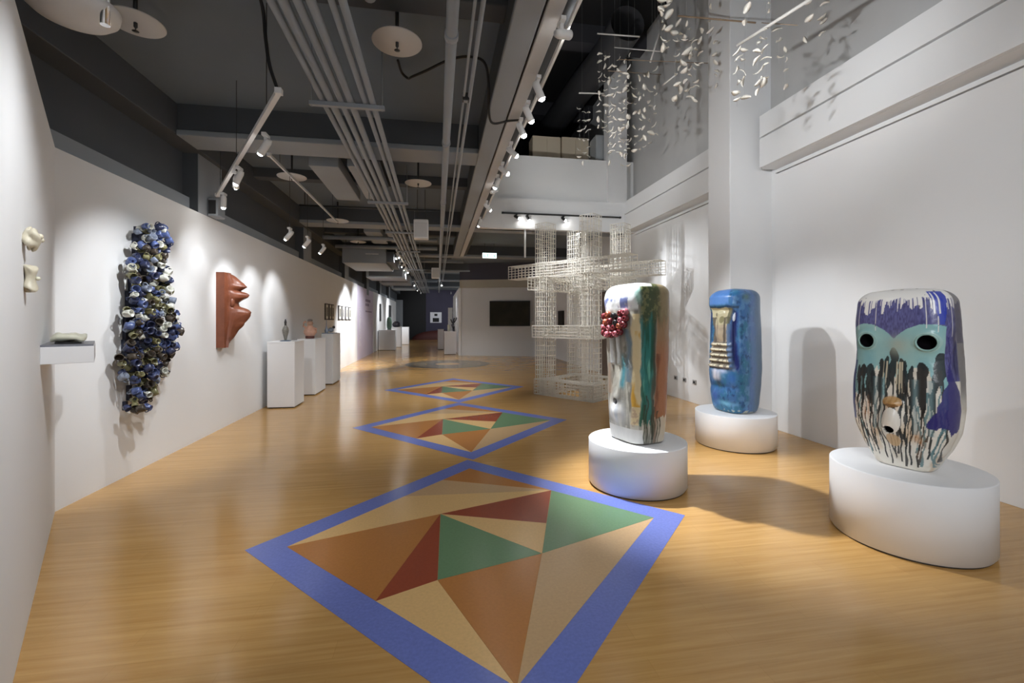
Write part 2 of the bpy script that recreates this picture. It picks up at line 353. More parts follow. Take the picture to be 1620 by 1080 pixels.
# exit sign
o = empty('exit_sign', (1.63, 13.95, 3.56)); tag(o, 'lit green and white exit sign hanging below the ceiling beam', 'sign')
MB().box(-0.23, 0.23, 0, 0.06, -0.09, 0.09).build('sign_case', M_LAMPW, o, 0.005)
MB().box(-0.22, 0.22, -0.004, 0, -0.08, 0.08).build('sign_face', mat('sign_lit', (0.8, 1, 0.95, 1), 0.4, emit=(0.75, 1.0, 0.95, 1), estr=2.2), o)
mg = mat('sign_green', (0.0, 0.3, 0.15, 1), 0.5, emit=(0.03, 0.55, 0.3, 1), estr=0.8)
g = MB()
for x0, x1, z0, z1 in ((-0.19, -0.17, -0.05, 0.05), (-0.15, -0.13, -0.05, 0.01), (-0.09, -0.03, 0.03, 0.045), (-0.07, -0.05, -0.05, 0.03), (0.0, 0.07, -0.05, -0.035), (0.0, 0.07, 0.035, 0.05), (0.0, 0.012, -0.05, 0.05), (0.058, 0.07, -0.05, 0.05), (0.11, 0.18, -0.02, 0.0), (0.15, 0.165, -0.05, 0.05)):
    g.box(x0, x1, -0.007, -0.004, z0, z1)
g.build('sign_marks', mg, o)['kind'] = 'stuff'
for sx in (-0.15, 0.15): MB().tube((sx, 0.03, 0.09), (sx, 0.03, 0.39), 0.006, 6).build('hanger', M_TRACKD, o)

# ================================================================== PLINTHS AND CERAMIC HEADS
def plinth(x, y, r, h, label):
    o = empty('round_plinth', (x, y, 0)); tag(o, label, 'plinth', 'round white plinths')
    pr = [(0.0, 0.012), (r - 0.012, 0.012), (r - 0.012, 0.03), (r, 0.03), (r, h - 0.006), (r - 0.002, h - 0.002), (r - 0.006, h), (0, h)]
    MB().lathe(pr, 96).build('drum', M_PLINTH, o)
    m = o.children[0].data
    for p in m.polygons: p.use_smooth = abs(p.normal.z) < 0.5
    MB().lathe([(0, 0), (r - 0.02, 0), (r - 0.02, 0.012), (0, 0.012)], 64).build('base', M_TRACKD, o)
plinth(1.815, 3.838, 0.437, 0.41, 'round white plinth under the green and white head')
plinth(3.583, 4.878, 0.450, 0.40, 'round white plinth under the blue head')
plinth(3.225, 2.585, 0.438, 0.494, 'tallest round white plinth, under the owl eyed head')

def vnoise(x, y, z):
    x = np.asarray(x, float); y = np.asarray(y, float); z = np.asarray(z, float)
    x, y, z = np.broadcast_arrays(x, y, z)
    xi, yi, zi = np.floor(x).astype(np.int64), np.floor(y).astype(np.int64), np.floor(z).astype(np.int64)
    fx, fy, fz = x - xi, y - yi, z - zi
    s = lambda t: t * t * (3 - 2 * t); fx, fy, fz = s(fx), s(fy), s(fz)
    def h(i, j, k):
        n = (i * 374761393 + j * 668265263 + k * 1274126177) & 0xffffffff
        n = ((n ^ (n >> 13)) * 1274126177) & 0xffffffff
        return ((n ^ (n >> 16)) & 0xffff) / 65535.0
    r = 0
    for a in (0, 1):
        for b in (0, 1):
            for c in (0, 1):
                r = r + h(xi + a, yi + b, zi + c) * (fx if a else 1 - fx) * (fy if b else 1 - fy) * (fz if c else 1 - fz)
    return r
def fbm(x, y, z, o=4):
    r = 0; a = 0.5; t = 0
    x = np.asarray(x, float); y = np.asarray(y, float) + 0 * x; z = np.asarray(z, float) + 0 * x
    for i in range(o):
        r = r + a * vnoise(x + 17.3 * i, y + 5.1 * i, z + 3.7 * i); t += a; a *= 0.5
        x, y, z = 2.03 * (0.36 * x + 0.48 * y - 0.80 * z), 2.03 * (-0.80 * x + 0.60 * y), 2.03 * (0.48 * x + 0.64 * y + 0.60 * z)
    return r / t
def sstep(a, b, x): t = np.clip((x - a) / (b - a), 0, 1); return t * t * (3 - 2 * t)
def rgb(r, g, b): return np.array(lin(r, g, b)[:3])
class Paint:
    def __init__(s, n, base): s.c = np.tile(base, (n, 1))
    def mix(s, col, a): a = np.clip(a, 0, 1)[:, None]; s.c = s.c * (1 - a) + col * a
def gauss(x, c, w): return np.exp(-((x - c) / w) ** 2)

def head(name, loc, front, H, prof, nexp, disp, paint, label, na=340, nr=250, rt=0.075, rb=0.03, holes=()):
    # prof: rows (z/H, half width, half depth); front: world direction the face looks
    th = math.atan2(front[0], -front[1])
    root = empty(name, loc, th); tag(root, label, 'sculpture', 'tall glazed ceramic heads')
    pv, pw, pd = (np.array(c, float) for c in zip(*prof))
    zz = np.linspace(0, H, nr)
    k = np.ones(5) / 5.0
    def sm(a):
        for _ in range(6): a = np.convolve(np.pad(a, 2, mode='edge'), k, mode='valid')
        return a
    w = sm(np.interp(zz / H, pv, pw)); d = sm(np.interp(zz / H, pv, pd))
    inset = np.zeros(nr)
    t = np.clip((zz - (H - rt)) / rt, 0, 1); inset += rt * (1 - np.sqrt(np.maximum(0, 1 - t * t)))
    t = np.clip((rb - zz) / rb, 0, 1); inset += rb * (1 - np.sqrt(np.maximum(0, 1 - t * t)))
    w, d = w - inset, d - inset
    capn = 14
    zc = []; wc = []; dc = []
    for i in range(1, capn + 1):
        f_ = 1 - i / capn; zc.append(H + 0.014 * (1 - f_ * f_)); wc.append(w[-1] * f_); dc.append(d[-1] * f_)
    Z = np.concatenate([zz, zc]); Wd = np.concatenate([w, wc]); Dd = np.concatenate([d, dc])
    ph = np.linspace(-math.pi, math.pi, na, endpoint=False)          # 0 = front, + = viewer's right
    P, ZZ = np.meshgrid(ph, Z); Wm = np.maximum(Wd[:, None], 1e-4); Dm = np.maximum(Dd[:, None], 1e-4)
    R = ((np.abs(np.sin(P)) / Wm) ** nexp + (np.abs(np.cos(P)) / Dm) ** nexp) ** (-1 / nexp)
    X = R * np.sin(P); Y = -R * np.cos(P)
    x, y, z, p = X.ravel(), Y.ravel(), ZZ.ravel(), np.degrees(P.ravel())
    body = np.repeat((np.arange(len(Z)) < nr).astype(float), na)
    dr = disp(x, y, z, p) * body
    rr = np.hypot(x, y); x2 = x + dr * x / np.maximum(rr, 1e-6); y2 = y + dr * y / np.maximum(rr, 1e-6)
    col = paint(x, y, z, p)
    R_ = len(Z)
    i, j = np.meshgrid(np.arange(R_ - 1), np.arange(na), indexing='ij')
    a = (i * na + j).ravel(); b = (i * na + (j + 1) % na).ravel(); c = ((i + 1) * na + (j + 1) % na).ravel(); e = ((i + 1) * na + j).ravel()
    faces = np.stack([a, b, c, e], 1)
    fx, fy, fz = x2[faces].mean(1), y2[faces].mean(1), z[faces].mean(1)
    keep = np.ones(len(faces), bool)
    for hx, hz_, hr in holes: keep &= ~((fy < 0) & (np.hypot(fx - hx, fz - hz_) < hr))
    faces = faces[keep]
    me = bpy.data.meshes.new(name + '_body')
    me.vertices.add(len(x)); me.vertices.foreach_set('co', np.stack([x2, y2, z], 1).ravel())
    me.loops.add(faces.size); me.loops.foreach_set('vertex_index', faces.ravel().astype(np.int32))
    me.polygons.add(len(faces)); me.polygons.foreach_set('loop_start', np.arange(0, faces.size, 4, dtype=np.int32))
    me.polygons.foreach_set('use_smooth', np.ones(len(faces), bool))
    me.update(calc_edges=True); me.validate()
    at = me.color_attributes.new('Col', 'FLOAT_COLOR', 'POINT')
    at.data.foreach_set('color', np.concatenate([np.clip(col, 0, 1), np.ones((len(col), 1))], 1).astype(np.float32).ravel())
    o = bpy.data.objects.new('head_body', me); COL.objects.link(o); o.parent = root
    me.materials.append(glaze(name + '_glaze'))
    return root

# ---- owl eyed head (right)
rng = np.random.RandomState(7)
S3H = 1.215
def s3_disp(x, y, z, p):
    f = (np.cos(np.radians(p)) > 0.2).astype(float)
    dr = 0.012 * (fbm(x * 7, y * 7, z * 5) - 0.5)
    for ex in (-0.155, 0.168):
        q = np.hypot(x - ex, (z - 0.865) * 1.0)
        dr += f * 0.008 * gauss(q, 0.055, 0.018)
    q = np.hypot(x + 0.012, z - 0.272); dr += f * (0.040 * gauss(q, 0.0, 0.075) - 0.075 * (1 - sstep(0.016, 0.026, q)))
    dr += f * (0.05 * gauss(x, 0.0, 0.05) * gauss(z, 0.37, 0.09) + 0.02 * gauss(x, 0.0, 0.05) * gauss(z, 0.455, 0.025))
    dr += f * 0.010 * gauss(z, 1.0, 0.12) - 0.012 * f * gauss(z, 0.75, 0.12)
    for c in (97, -97): dr -= 0.028 * gauss(p, c, 9) * sstep(0.02, 0.2, z)            # groove between the front and back slabs
    return dr
def s3_paint(x, y, z, p):
    n = len(x); P = Paint(n, rgb(226, 220, 208)); F = np.cos(np.radians(p)) > -0.05
    nz = fbm(x * 9, y * 9, z * 9); n2 = fbm(x * 30 + 5, y * 30, z * 30)
    P.mix(rgb(196, 184, 164), sstep(0.5, 0.7, nz) * 0.7)
    P.mix(rgb(196, 164, 124), sstep(0.55, 0.7, fbm(x * 10 + 3, y * 10, z * 4 + 9)) * (z < 0.5) * 0.6)
    s = np.where(F, p, 999.0)
    # angle on the front for a local x position
    xs = np.where(np.cos(np.radians(p)) > 0, x, np.sign(x) * 9)
    side = np.abs(p) > 62
    # turquoise mask with ragged drips
    colm = np.clip(np.abs(np.sin(xs * 70) + 0.8 * np.sin(xs * 131 + 1.2) + 0.6 * np.sin(xs * 39 + 0.4)), 0, 2.4)
    low = 0.70 - 0.07 * colm * (vnoise(xs * 55 + 9, 0, 0)) - 0.20 * (vnoise(xs * 34, 3, 0) > 0.55)
    tq = (z > low) & (np.abs(xs) < 0.262) & (z < 1.03)
    shade = fbm(x * 12, 0, z * 6 + 3)
    tqc = rgb(112, 168, 178)[None] * (1 - shade[:, None]) + rgb(160, 194, 188)[None] * shade[:, None]
    P.c = np.where(tq[:, None], tqc, P.c)
    # thick black-green drips ending in long trails
    fan = 1 - 0.30 * (1 - sstep(0.0, 0.36, z))
    for k, (cx, wd, z0, z1, z2) in enumerate(((-0.215, 0.013, 0.69, 0.50, 0.16), (-0.188, 0.022, 0.70, 0.44, 0.08), (-0.137, 0.027, 0.705, 0.46, 0.10), (-0.118, 0.012, 0.66, 0.42, 0.20), (-0.072, 0.018, 0.745, 0.46, 0.06), (-0.038, 0.016, 0.765, 0.52, 0.30), (-0.004, 0.024, 0.825, 0.60, 0.46), (0.040, 0.021, 0.755, 0.47, 0.05), (0.066, 0.010, 0.74, 0.50, 0.12), (0.098, 0.013, 0.71, 0.40, 0.04), (0.148, 0.027, 0.735, 0.42, 0.03), (0.205, 0.012, 0.66, 0.46, 0.10), (0.236, 0.028, 0.80, 0.60, 0.14), (-0.255, 0.014, 0.66, 0.48, 0.2))):
        wob = (cx + 0.005 * np.sin(z * 27 + k * 2.1) + 0.002 * np.sin(z * 70 + k)) * fan
        top = np.sqrt(np.clip((z0 - z) / 0.035, 0, 1)); low_ = sstep(z1 - 0.06, z1 + 0.10, z)
        half = np.where(z > z2, (0.0045 + (wd - 0.0045) * low_) * top, 0.0) * (0.85 + 0.3 * vnoise(z * 30, k * 7.3, 0))
        c = (rgb(16, 26, 30), rgb(30, 26, 26), rgb(18, 34, 38))[k % 3]
        P.mix(c, (np.abs(xs - wob) < half) * 0.97)
    a = (np.abs(xs + 0.005) < 0.055) & (z < 0.73) & (z > 0.47) & (vnoise(xs * 120 + 4, 1, z * 3) > 0.52); P.mix(rgb(204, 192, 164), a * 0.9)
    # thin black trails down to the foot
    for k in range(30):
        cx = -0.28 + 0.56 * (k + rng.rand() * 0.7) / 30.0
        z0 = 0.44 + 0.18 * rng.rand(); z1 = 0.02 + 0.28 * rng.rand() ** 1.5; wd = 0.0030 + 0.0034 * rng.rand() ** 2
        wob = (cx + 0.006 * np.sin(z * 19 + k) + 0.003 * np.sin(z * 53 + 2 * k)) * fan
        a = (np.abs(xs - wob) < wd * (1 + 0.4 * np.sin(z * 40 + k))) & (z < z0) & (z > z1)
        P.mix(rgb(30, 30, 30) if rng.rand() < 0.8 else rgb(96, 130, 134), a * 0.92)
    a = gauss(xs, -0.10, 0.012) + gauss(xs, 0.115, 0.014) + gauss(xs, 0.19, 0.014) + gauss(xs, -0.055, 0.010); P.mix(rgb(126, 158, 164), a * (z > 0.26) * (z < 0.62) * 0.6)
    a = (gauss(xs, -0.155, 0.022) * gauss(z, 0.40, 0.07) + gauss(xs, 0.125, 0.03) * gauss(z, 0.2, 0.07)); P.mix(rgb(186, 130, 76), a * sstep(0.35, 0.55, nz) * 0.9 * (vnoise(xs * 90, 0, 2) > 0.35))
    # violet blue brow with two arcs over the eyes
    arc = np.where(xs < 0, 0.985 - ((xs + 0.155) / 0.155) ** 2 * 0.10, 0.985 - ((xs - 0.168) / 0.168) ** 2 * 0.10) + 0.012 * (n2 - 0.5)
    arc = np.where(np.abs(xs) > 0.25, 0.86, arc)
    br = (z > arc) | (side & (z > 0.62) & (np.cos(np.radians(p)) > -0.35) & (np.abs(p) < 93))
    weave = vnoise(x * 190, y * 190, z * 60)
    bc = rgb(60, 58, 104)[None] * (1 - weave[:, None]) + rgb(104, 104, 158)[None] * weave[:, None]
    P.c = np.where(br[:, None], bc, P.c)
    # white crown with runs
    run = 1.165 - 0.10 * vnoise(p * 0.35, 0, 0) * (vnoise(p * 0.8 + 7, 2, 0) > 0.42) - 0.03 * vnoise(p * 0.09, 4, 0) - 0.20 * (vnoise(p * 0.7 + 3, 5, 0) > 0.90)
    cr = z > run; P.mix(rgb(236, 232, 226), cr * 0.97)
    P.mix(rgb(60, 54, 60), cr * (vnoise(x * 40, y * 40, z * 40) > 0.86) * 0.8)
    # bright cobalt on the top right corner, deep blue flank
    P.mix(rgb(50, 46, 78), sstep(70, 78, p + 10 * (nz - 0.5)) * (p < 96) * sstep(0.60, 0.70, z) * (z < 1.08) * 0.85)
    P.mix(rgb(40, 58, 168), ((np.abs(p - 58 - 8 * (nz - 0.5)) < np.interp(z, [0.96, 1.19], [1.5, 10])) & (z > 0.98) & (z < 1.195)) * 0.95)
    P.mix(rgb(236, 234, 232), ((np.abs(p - 51) < 1.2) | (np.abs(p - 56) < 0.9)) * (z > 1.05) * (z < 1.19) * 0.9)
    hb = 0.25 + 0.10 * n2 + 0.0 * nz; wdth = np.interp(z + 0.04 * (nz - 0.5), [0.25, 0.33, 0.46, 0.62, 0.72], [22, 24, 15, 5, 1])
    P.mix(rgb(46, 42, 112), ((np.abs(p - 68 + 14 * (nz - 0.5)) < wdth) & (z > hb) & (z < 0.9)) * 0.96)
    P.mix(rgb(48, 62, 128), ((p < -58) & (p > -96) & (z > 0.3) & (z < 0.72)) * 0.85)
    P.mix(rgb(92, 88, 92), sstep(90, 97, np.abs(p) + 9 * (n2 - 0.5)) * sstep(0.35, 0.6, z) * 0.85)
    # eyes and mouth blackened for the shade in their holes, nose patch
    for ex in (-0.155, 0.168):
        q = np.hypot(x - ex, z - 0.865); f = np.cos(np.radians(p)) > 0.2
        P.mix(rgb(170, 196, 188), f * (q < 0.066) * 0.5); P.mix(rgb(14, 12, 14), f * (1 - sstep(0.047, 0.053, q)))
    f = np.cos(np.radians(p)) > 0.2
    P.mix(rgb(232, 226, 216), f * (((x / 0.042) ** 2 + ((z - 0.335) / 0.085) ** 2) < 1) * 0.95)
    P.mix(rgb(196, 150, 92), f * (((x / 0.05) ** 2 + ((z - 0.46) / 0.035) ** 2) < 1) * 0.85)
    P.mix(rgb(110, 74, 40), f * (((x / 0.035) ** 2 + ((z - 0.435) / 0.010) ** 2) < 1) * 0.8)
    P.mix(rgb(170, 176, 160), f * gauss(x, 0.02, 0.06) * gauss(z, 0.84, 0.06) * 0.8); P.mix(rgb(196, 160, 112), f * (((x / 0.035) ** 2 + ((z - 0.20) / 0.045) ** 2) < 1) * 0.8)
    P.mix(rgb(16, 12, 12), f * (np.hypot(x + 0.012, z - 0.272) < 0.024))
    return P.c
s3 = head('ceramic_head', (3.225, 2.585, 0.494), (-0.947, -0.32), S3H,
     [(0, 0.150, 0.115), (0.05, 0.180, 0.135), (0.12, 0.228, 0.165), (0.22, 0.276, 0.185), (0.35, 0.290, 0.195), (0.5, 0.288, 0.195), (0.65, 0.275, 0.188), (0.80, 0.264, 0.186), (0.95, 0.256, 0.180), (1.0, 0.252, 0.178)],
     3.4, s3_disp, s3_paint, 'ceramic head with black owl eyes and dripping turquoise glaze', na=420, nr=300, rt=0.095, rb=0.02, holes=((-0.155, 0.865, 0.046), (0.168, 0.865, 0.046)))

M_HOLE = mat('hole_shade', (0.006, 0.005, 0.006, 1), 1.0, spec=0.0)  # matte black stands in for the shade inside eye and mouth holes
m_rim = mat('eye_rim_glaze', lin(142, 176, 170), 0.25, noise=0.3, nscale=40)
for ex in (-0.155, 0.168):
    d_ = 0.187 * (1 - (abs(ex) / 0.263) ** 3.4) ** (1 / 3.4)
    n_ = Vector((math.copysign((abs(ex) / 0.263) ** 2.4 / 0.263, ex), -(d_ / 0.187) ** 2.4 / 0.187, 0)).normalized()
    c_ = Vector((ex, -d_, 0.865)) + n_ * 0.008
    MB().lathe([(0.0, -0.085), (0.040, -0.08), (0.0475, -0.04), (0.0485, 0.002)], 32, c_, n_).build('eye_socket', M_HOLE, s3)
    MB().lathe([(0.0485 + 0.0065 * (1 + math.cos(t)) - 0.0015, 0.0055 * math.sin(t)) for t in np.linspace(0, 2 * math.pi, 11)], 36, c_, n_).build('eye_rim', m_rim, s3)
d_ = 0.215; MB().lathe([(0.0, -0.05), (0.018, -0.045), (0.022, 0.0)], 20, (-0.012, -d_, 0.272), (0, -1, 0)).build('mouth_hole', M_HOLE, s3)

# ---- green, white and orange head (left)
S1H = 1.42
def s1_disp(x, y, z, p):
    dr = 0.014 * (fbm(x * 6 + 4, y * 6, z * 4) - 0.5)
    f = (np.abs(p) < 60)
    dr += 0.040 * gauss(p, -8, 20) * gauss(z, 0.26, 0.095) + 0.018 * gauss(p, -8, 14) * gauss(z, 0.40, 0.05)
    dr -= 0.05 * f * (1 - sstep(5, 8, np.hypot(p + 8, (z - 0.355) * 260)))
    dr += 0.020 * gauss(z, 1.28, 0.08) * f - 0.020 * gauss(z, 0.7, 0.25) * gauss(p, 0, 30)
    for c in (-24, -2): dr += 0.020 * gauss(p, c, 3.2) * (z > 0.70) * (z < 0.98)
    dr += 0.012 * gauss(p, 5, 6) * gauss(z, 0.5, 0.12)
    return dr
def s1_paint(x, y, z, p):
    n = len(x); P = Paint(n, rgb(182, 178, 166))
    nz = fbm(x * 8, y * 8, z * 5); st = fbm(x * 34, y * 34, z * 3.2); sp = fbm(x * 40, y * 40, z * 40, 3)
    P.mix(rgb(116, 114, 106), sstep(0.42, 0.60, st) * 0.85)
    p = p + 17 * (fbm(x * 6 + 2, y * 6, z * 3.2) - 0.5) + 9 * (fbm(x * 24, y * 24, z * 9) - 0.5)
    ft = p < 40
    P.mix(rgb(104, 100, 88), (ft & (z > 0.16) & (z < 1.0)) * sstep(0.52, 0.64, fbm(x * 22 + 6, y * 22, z * 5 + 1)) * 0.8)
    # front: greys, white ridges, teal and slate patches
    P.mix(rgb(128, 126, 120), (ft & (z > 0.34) & (z < 1.0)) * sstep(0.38, 0.6, nz) * 0.75)
    for c in (-24, -2): P.mix(rgb(226, 226, 224), ft * gauss(p, c, 4) * (z > 0.69) * (z < 0.99))
    P.mix(rgb(96, 118, 132), gauss(p + 3 * np.sin(z * 20), 29, 6.5) * (z > 0.55) * (z < 1.02) * 0.95)
    P.mix(rgb(66, 128, 140), gauss(p + 2 * np.sin(z * 17), 13, 9) * sstep(0.46, 0.52, z) * (1 - sstep(0.72, 0.84, z)) * 1.0)
    P.mix(rgb(92, 92, 78), gauss(p, 20, 5) * (z > 0.68) * (z < 0.92) * sstep(0.45, 0.55, sp) * 0.8)
    P.mix(rgb(150, 122, 100), gauss(p, -38, 9) * (z > 0.42) * (z < 0.7) * 0.6)
    # ochre and cream strip by the corner
    oc = sstep(36, 40, p) * (1 - sstep(53, 56, p + 4 * (nz - 0.5)))
    P.mix(rgb(208, 190, 150), oc * (z < 1.15) * (z > 0.18))
    P.mix(rgb(196, 148, 48), oc * sstep(0.52, 0.64, fbm(x * 12, y * 12, z * 4 + 2)) * (z > 0.34) * (z < 1.0) * 0.95)
    P.mix(rgb(170, 142, 124), oc * (z < 0.34) * (z > 0.16) * sstep(0.5, 0.6, sp) * 0.7)
    # teal, green, then brown and orange down the side
    ed = 4 * (nz - 0.5)
    tl = sstep(53, 57, p + ed) * (1 - sstep(80, 86, p + ed)) * (z > 0.13 + 0.15 * vnoise(p * 0.5, 0, 0))
    P.mix(rgb(44, 118, 112), tl)
    P.mix(rgb(110, 178, 160), tl * sstep(0.55, 0.68, st) * 0.7); P.mix(rgb(24, 78, 58), tl * sstep(0.5, 0.64, fbm(x * 50 + 8, y * 50, z * 4)) * 0.85)
    dk = gauss(p + ed, 85, 5); P.mix(rgb(44, 50, 30), dk * (z > 0.05) * 0.85)
    og = sstep(87, 92, p + ed); P.mix(rgb(150, 120, 88), og); P.mix(rgb(160, 104, 70), og * (1 - sstep(0.75, 1.0, z)) * 0.9)
    P.mix(rgb(206, 196, 178), og * (z < 0.24 + 0.1 * (st - 0.5))); P.mix(rgb(104, 60, 36), og * gauss(p, 92, 4) * (z < 0.8) * 0.8)
    # olive shoulder and pale crown
    sh = sstep(50, 58, p + 10 * (nz - 0.5)) * sstep(1.02, 1.16, z + 0.25 * (st - 0.5))
    P.mix(rgb(66, 76, 44), sh * 0.95); P.mix(rgb(128, 128, 84), sh * sstep(0.52, 0.64, sp) * 0.7); P.mix(rgb(150, 132, 100), sh * sstep(92, 102, p) * 0.8)
    P.mix(rgb(232, 236, 236), (p < 48) * (p > -80) * sstep(1.17, 1.21, z)); P.mix(rgb(168, 212, 200), gauss(p, 50, 5) * sstep(1.2, 1.3, z) * 0.9)
    P.mix(rgb(66, 80, 140), (p < 42) * (p > -50) * sstep(1.185, 1.21, z) * (1 - sstep(1.275, 1.315, z + 0.05 * (st - 0.5))) * sstep(0.36, 0.5, fbm(p * 0.11, 3 + 0 * p, z * 9)) * 0.9)
    P.mix(rgb(226, 226, 222), (z > 1.39) * (p < 80) * 0.8)
    # white chin and foot glaze
    P.mix(rgb(232, 232, 232), gauss(p, -8, 26) * gauss(z, 0.255, 0.085) * 1.4); P.mix(rgb(178, 190, 206), gauss(p, -8, 20) * gauss(z, 0.25, 0.07) * sstep(0.5, 0.62, st) * 0.7)
    P.mix(rgb(206, 206, 204), (z < 0.14) * (p < 62) * 0.9)
    for c, w, z1 in ((64, 1.6, 0.36), (70, 2.2, 0.44), (84, 1.8, 0.40), (88, 1.6, 0.34), (98, 1.8, 0.30), (104, 1.4, 0.24)):
        P.mix(rgb(46, 52, 36), gauss(p + 1.2 * np.sin(z * 30), c, w) * (z < z1) * 0.95)
    P.mix(rgb(20, 18, 20), (1 - sstep(6, 8, np.hypot(p + 8, (z - 0.355) * 260))))  # mouth recess blackened, its shade put into the glaze colour
    P.mix(rgb(96, 84, 70), (z < 0.012) * 0.8)
    return P.c
s1 = head('ceramic_head', (1.815, 3.838, 0.41), (-0.962, -0.272), S1H,
     [(0, 0.215, 0.185), (0.06, 0.225, 0.195), (0.2, 0.240, 0.205), (0.4, 0.250, 0.212), (0.6, 0.258, 0.220), (0.8, 0.262, 0.224), (0.95, 0.258, 0.220), (1.0, 0.255, 0.215)],
     3.6, s1_disp, s1_paint, 'ceramic head with red ball eyes, green and orange glaze sides', rt=0.085)
balls = []
mr = mat('ball_red', lin(112, 38, 44), 0.2, noise=0.5, nscale=14); mp_ = mat('ball_pink', lin(176, 98, 108), 0.2, noise=0.5, nscale=14); mk = mat('ball_hollow', (0.012, 0.01, 0.012, 1), 0.2); mbr = mat('ball_rust', lin(158, 82, 60), 0.2, noise=0.3, nscale=14)  # black balls stand in for the dark hollows among the red ones
bm_ = MB().lathe([(0.0, -0.030), (0.018, -0.025), (0.030, -0.010), (0.033, 0.004), (0.028, 0.020), (0.018, 0.028), (0.012, 0.029), (0.008, 0.020), (0.0, 0.018)], 16)
mesh_ball = {}
for m in (mr, mp_, mk, mbr):
    me = bm_.mesh('glazed_ball'); me.materials.append(m); mesh_ball[m.name] = me
for u, z, m in ((-0.185, 1.13, mr), (-0.105, 1.145, mbr), (-0.02, 1.13, mk), (0.07, 1.155, mr), (0.125, 1.165, mp_), (-0.225, 1.075, mk), (-0.15, 1.075, mbr), (-0.075, 1.085, mr), (0.005, 1.07, mk), (0.075, 1.095, mp_), (0.13, 1.11, mr),
                (-0.21, 1.025, mp_), (-0.15, 1.015, mr), (-0.085, 1.02, mp_), (-0.015, 1.025, mr), (0.055, 1.04, mbr), (0.11, 1.055, mr), (-0.19, 0.975, mr), (-0.125, 0.962, mp_), (-0.06, 0.962, mr), (0.005, 0.972, mp_), (0.06, 0.99, mr)):
    wd, dp = 0.262, 0.224
    yy = -dp * (1 - min(0.98, abs(u) / wd) ** 3.6) ** (1 / 3.6)
    o = bpy.data.objects.new('glazed_ball', mesh_ball[m.name]); COL.objects.link(o); o.parent = s1
    nrm = Vector((math.copysign((abs(u) / wd) ** 2.6 / wd, u), -(abs(yy) / dp) ** 2.6 / dp, 0.0)).normalized()
    o.location = Vector((u, yy, z)) + nrm * 0.018
    o.rotation_euler = nrm.to_track_quat('Z', 'Y').to_euler()

# ---- blue head (middle)
S2H = 1.475
ridges = (0.815, 0.750, 0.685, 0.622, 0.560)
def s2_disp(x, y, z, p):
    dr = 0.012 * (fbm(x * 6 + 9, y * 6, z * 4) - 0.5)
    pw = p + 11 * (fbm(x * 9 + 1, y * 9, z * 9) - 0.5); face = 1 - sstep(24, 44, np.abs(pw))
    dr += 0.022 * (1 - sstep(36, 56, np.abs(p))) * sstep(1.225, 1.30, z) * (1 - sstep(1.38, 1.47, z))
    dr -= 0.028 * face * sstep(0.48, 0.62, z) * (1 - sstep(1.215, 1.262, z))
    dr += 0.040 * gauss(p, 0, 13) * sstep(0.80, 0.95, z) * (1 - sstep(1.18, 1.23, z))
    for k, c in enumerate(ridges): dr += (0.030 + 0.007 * k) * gauss(z, c, 0.022) * face
    dr += 0.030 * gauss(p, 0, 24) * gauss(z, 0.44, 0.085) - 0.022 * gauss(p, 0, 45) * gauss(z, 0.305, 0.035) + 0.020 * gauss(p, 0, 40) * gauss(z, 0.2, 0.08)
    dr -= 0.034 * (gauss(p, 44, 6) + gauss(p, -44, 6)) * sstep(0.48, 0.60, z) * (1 - sstep(1.18, 1.24, z))
    dr += 0.020 * gauss(p, 43, 4) * gauss(z, 1.14, 0.05)
    return dr
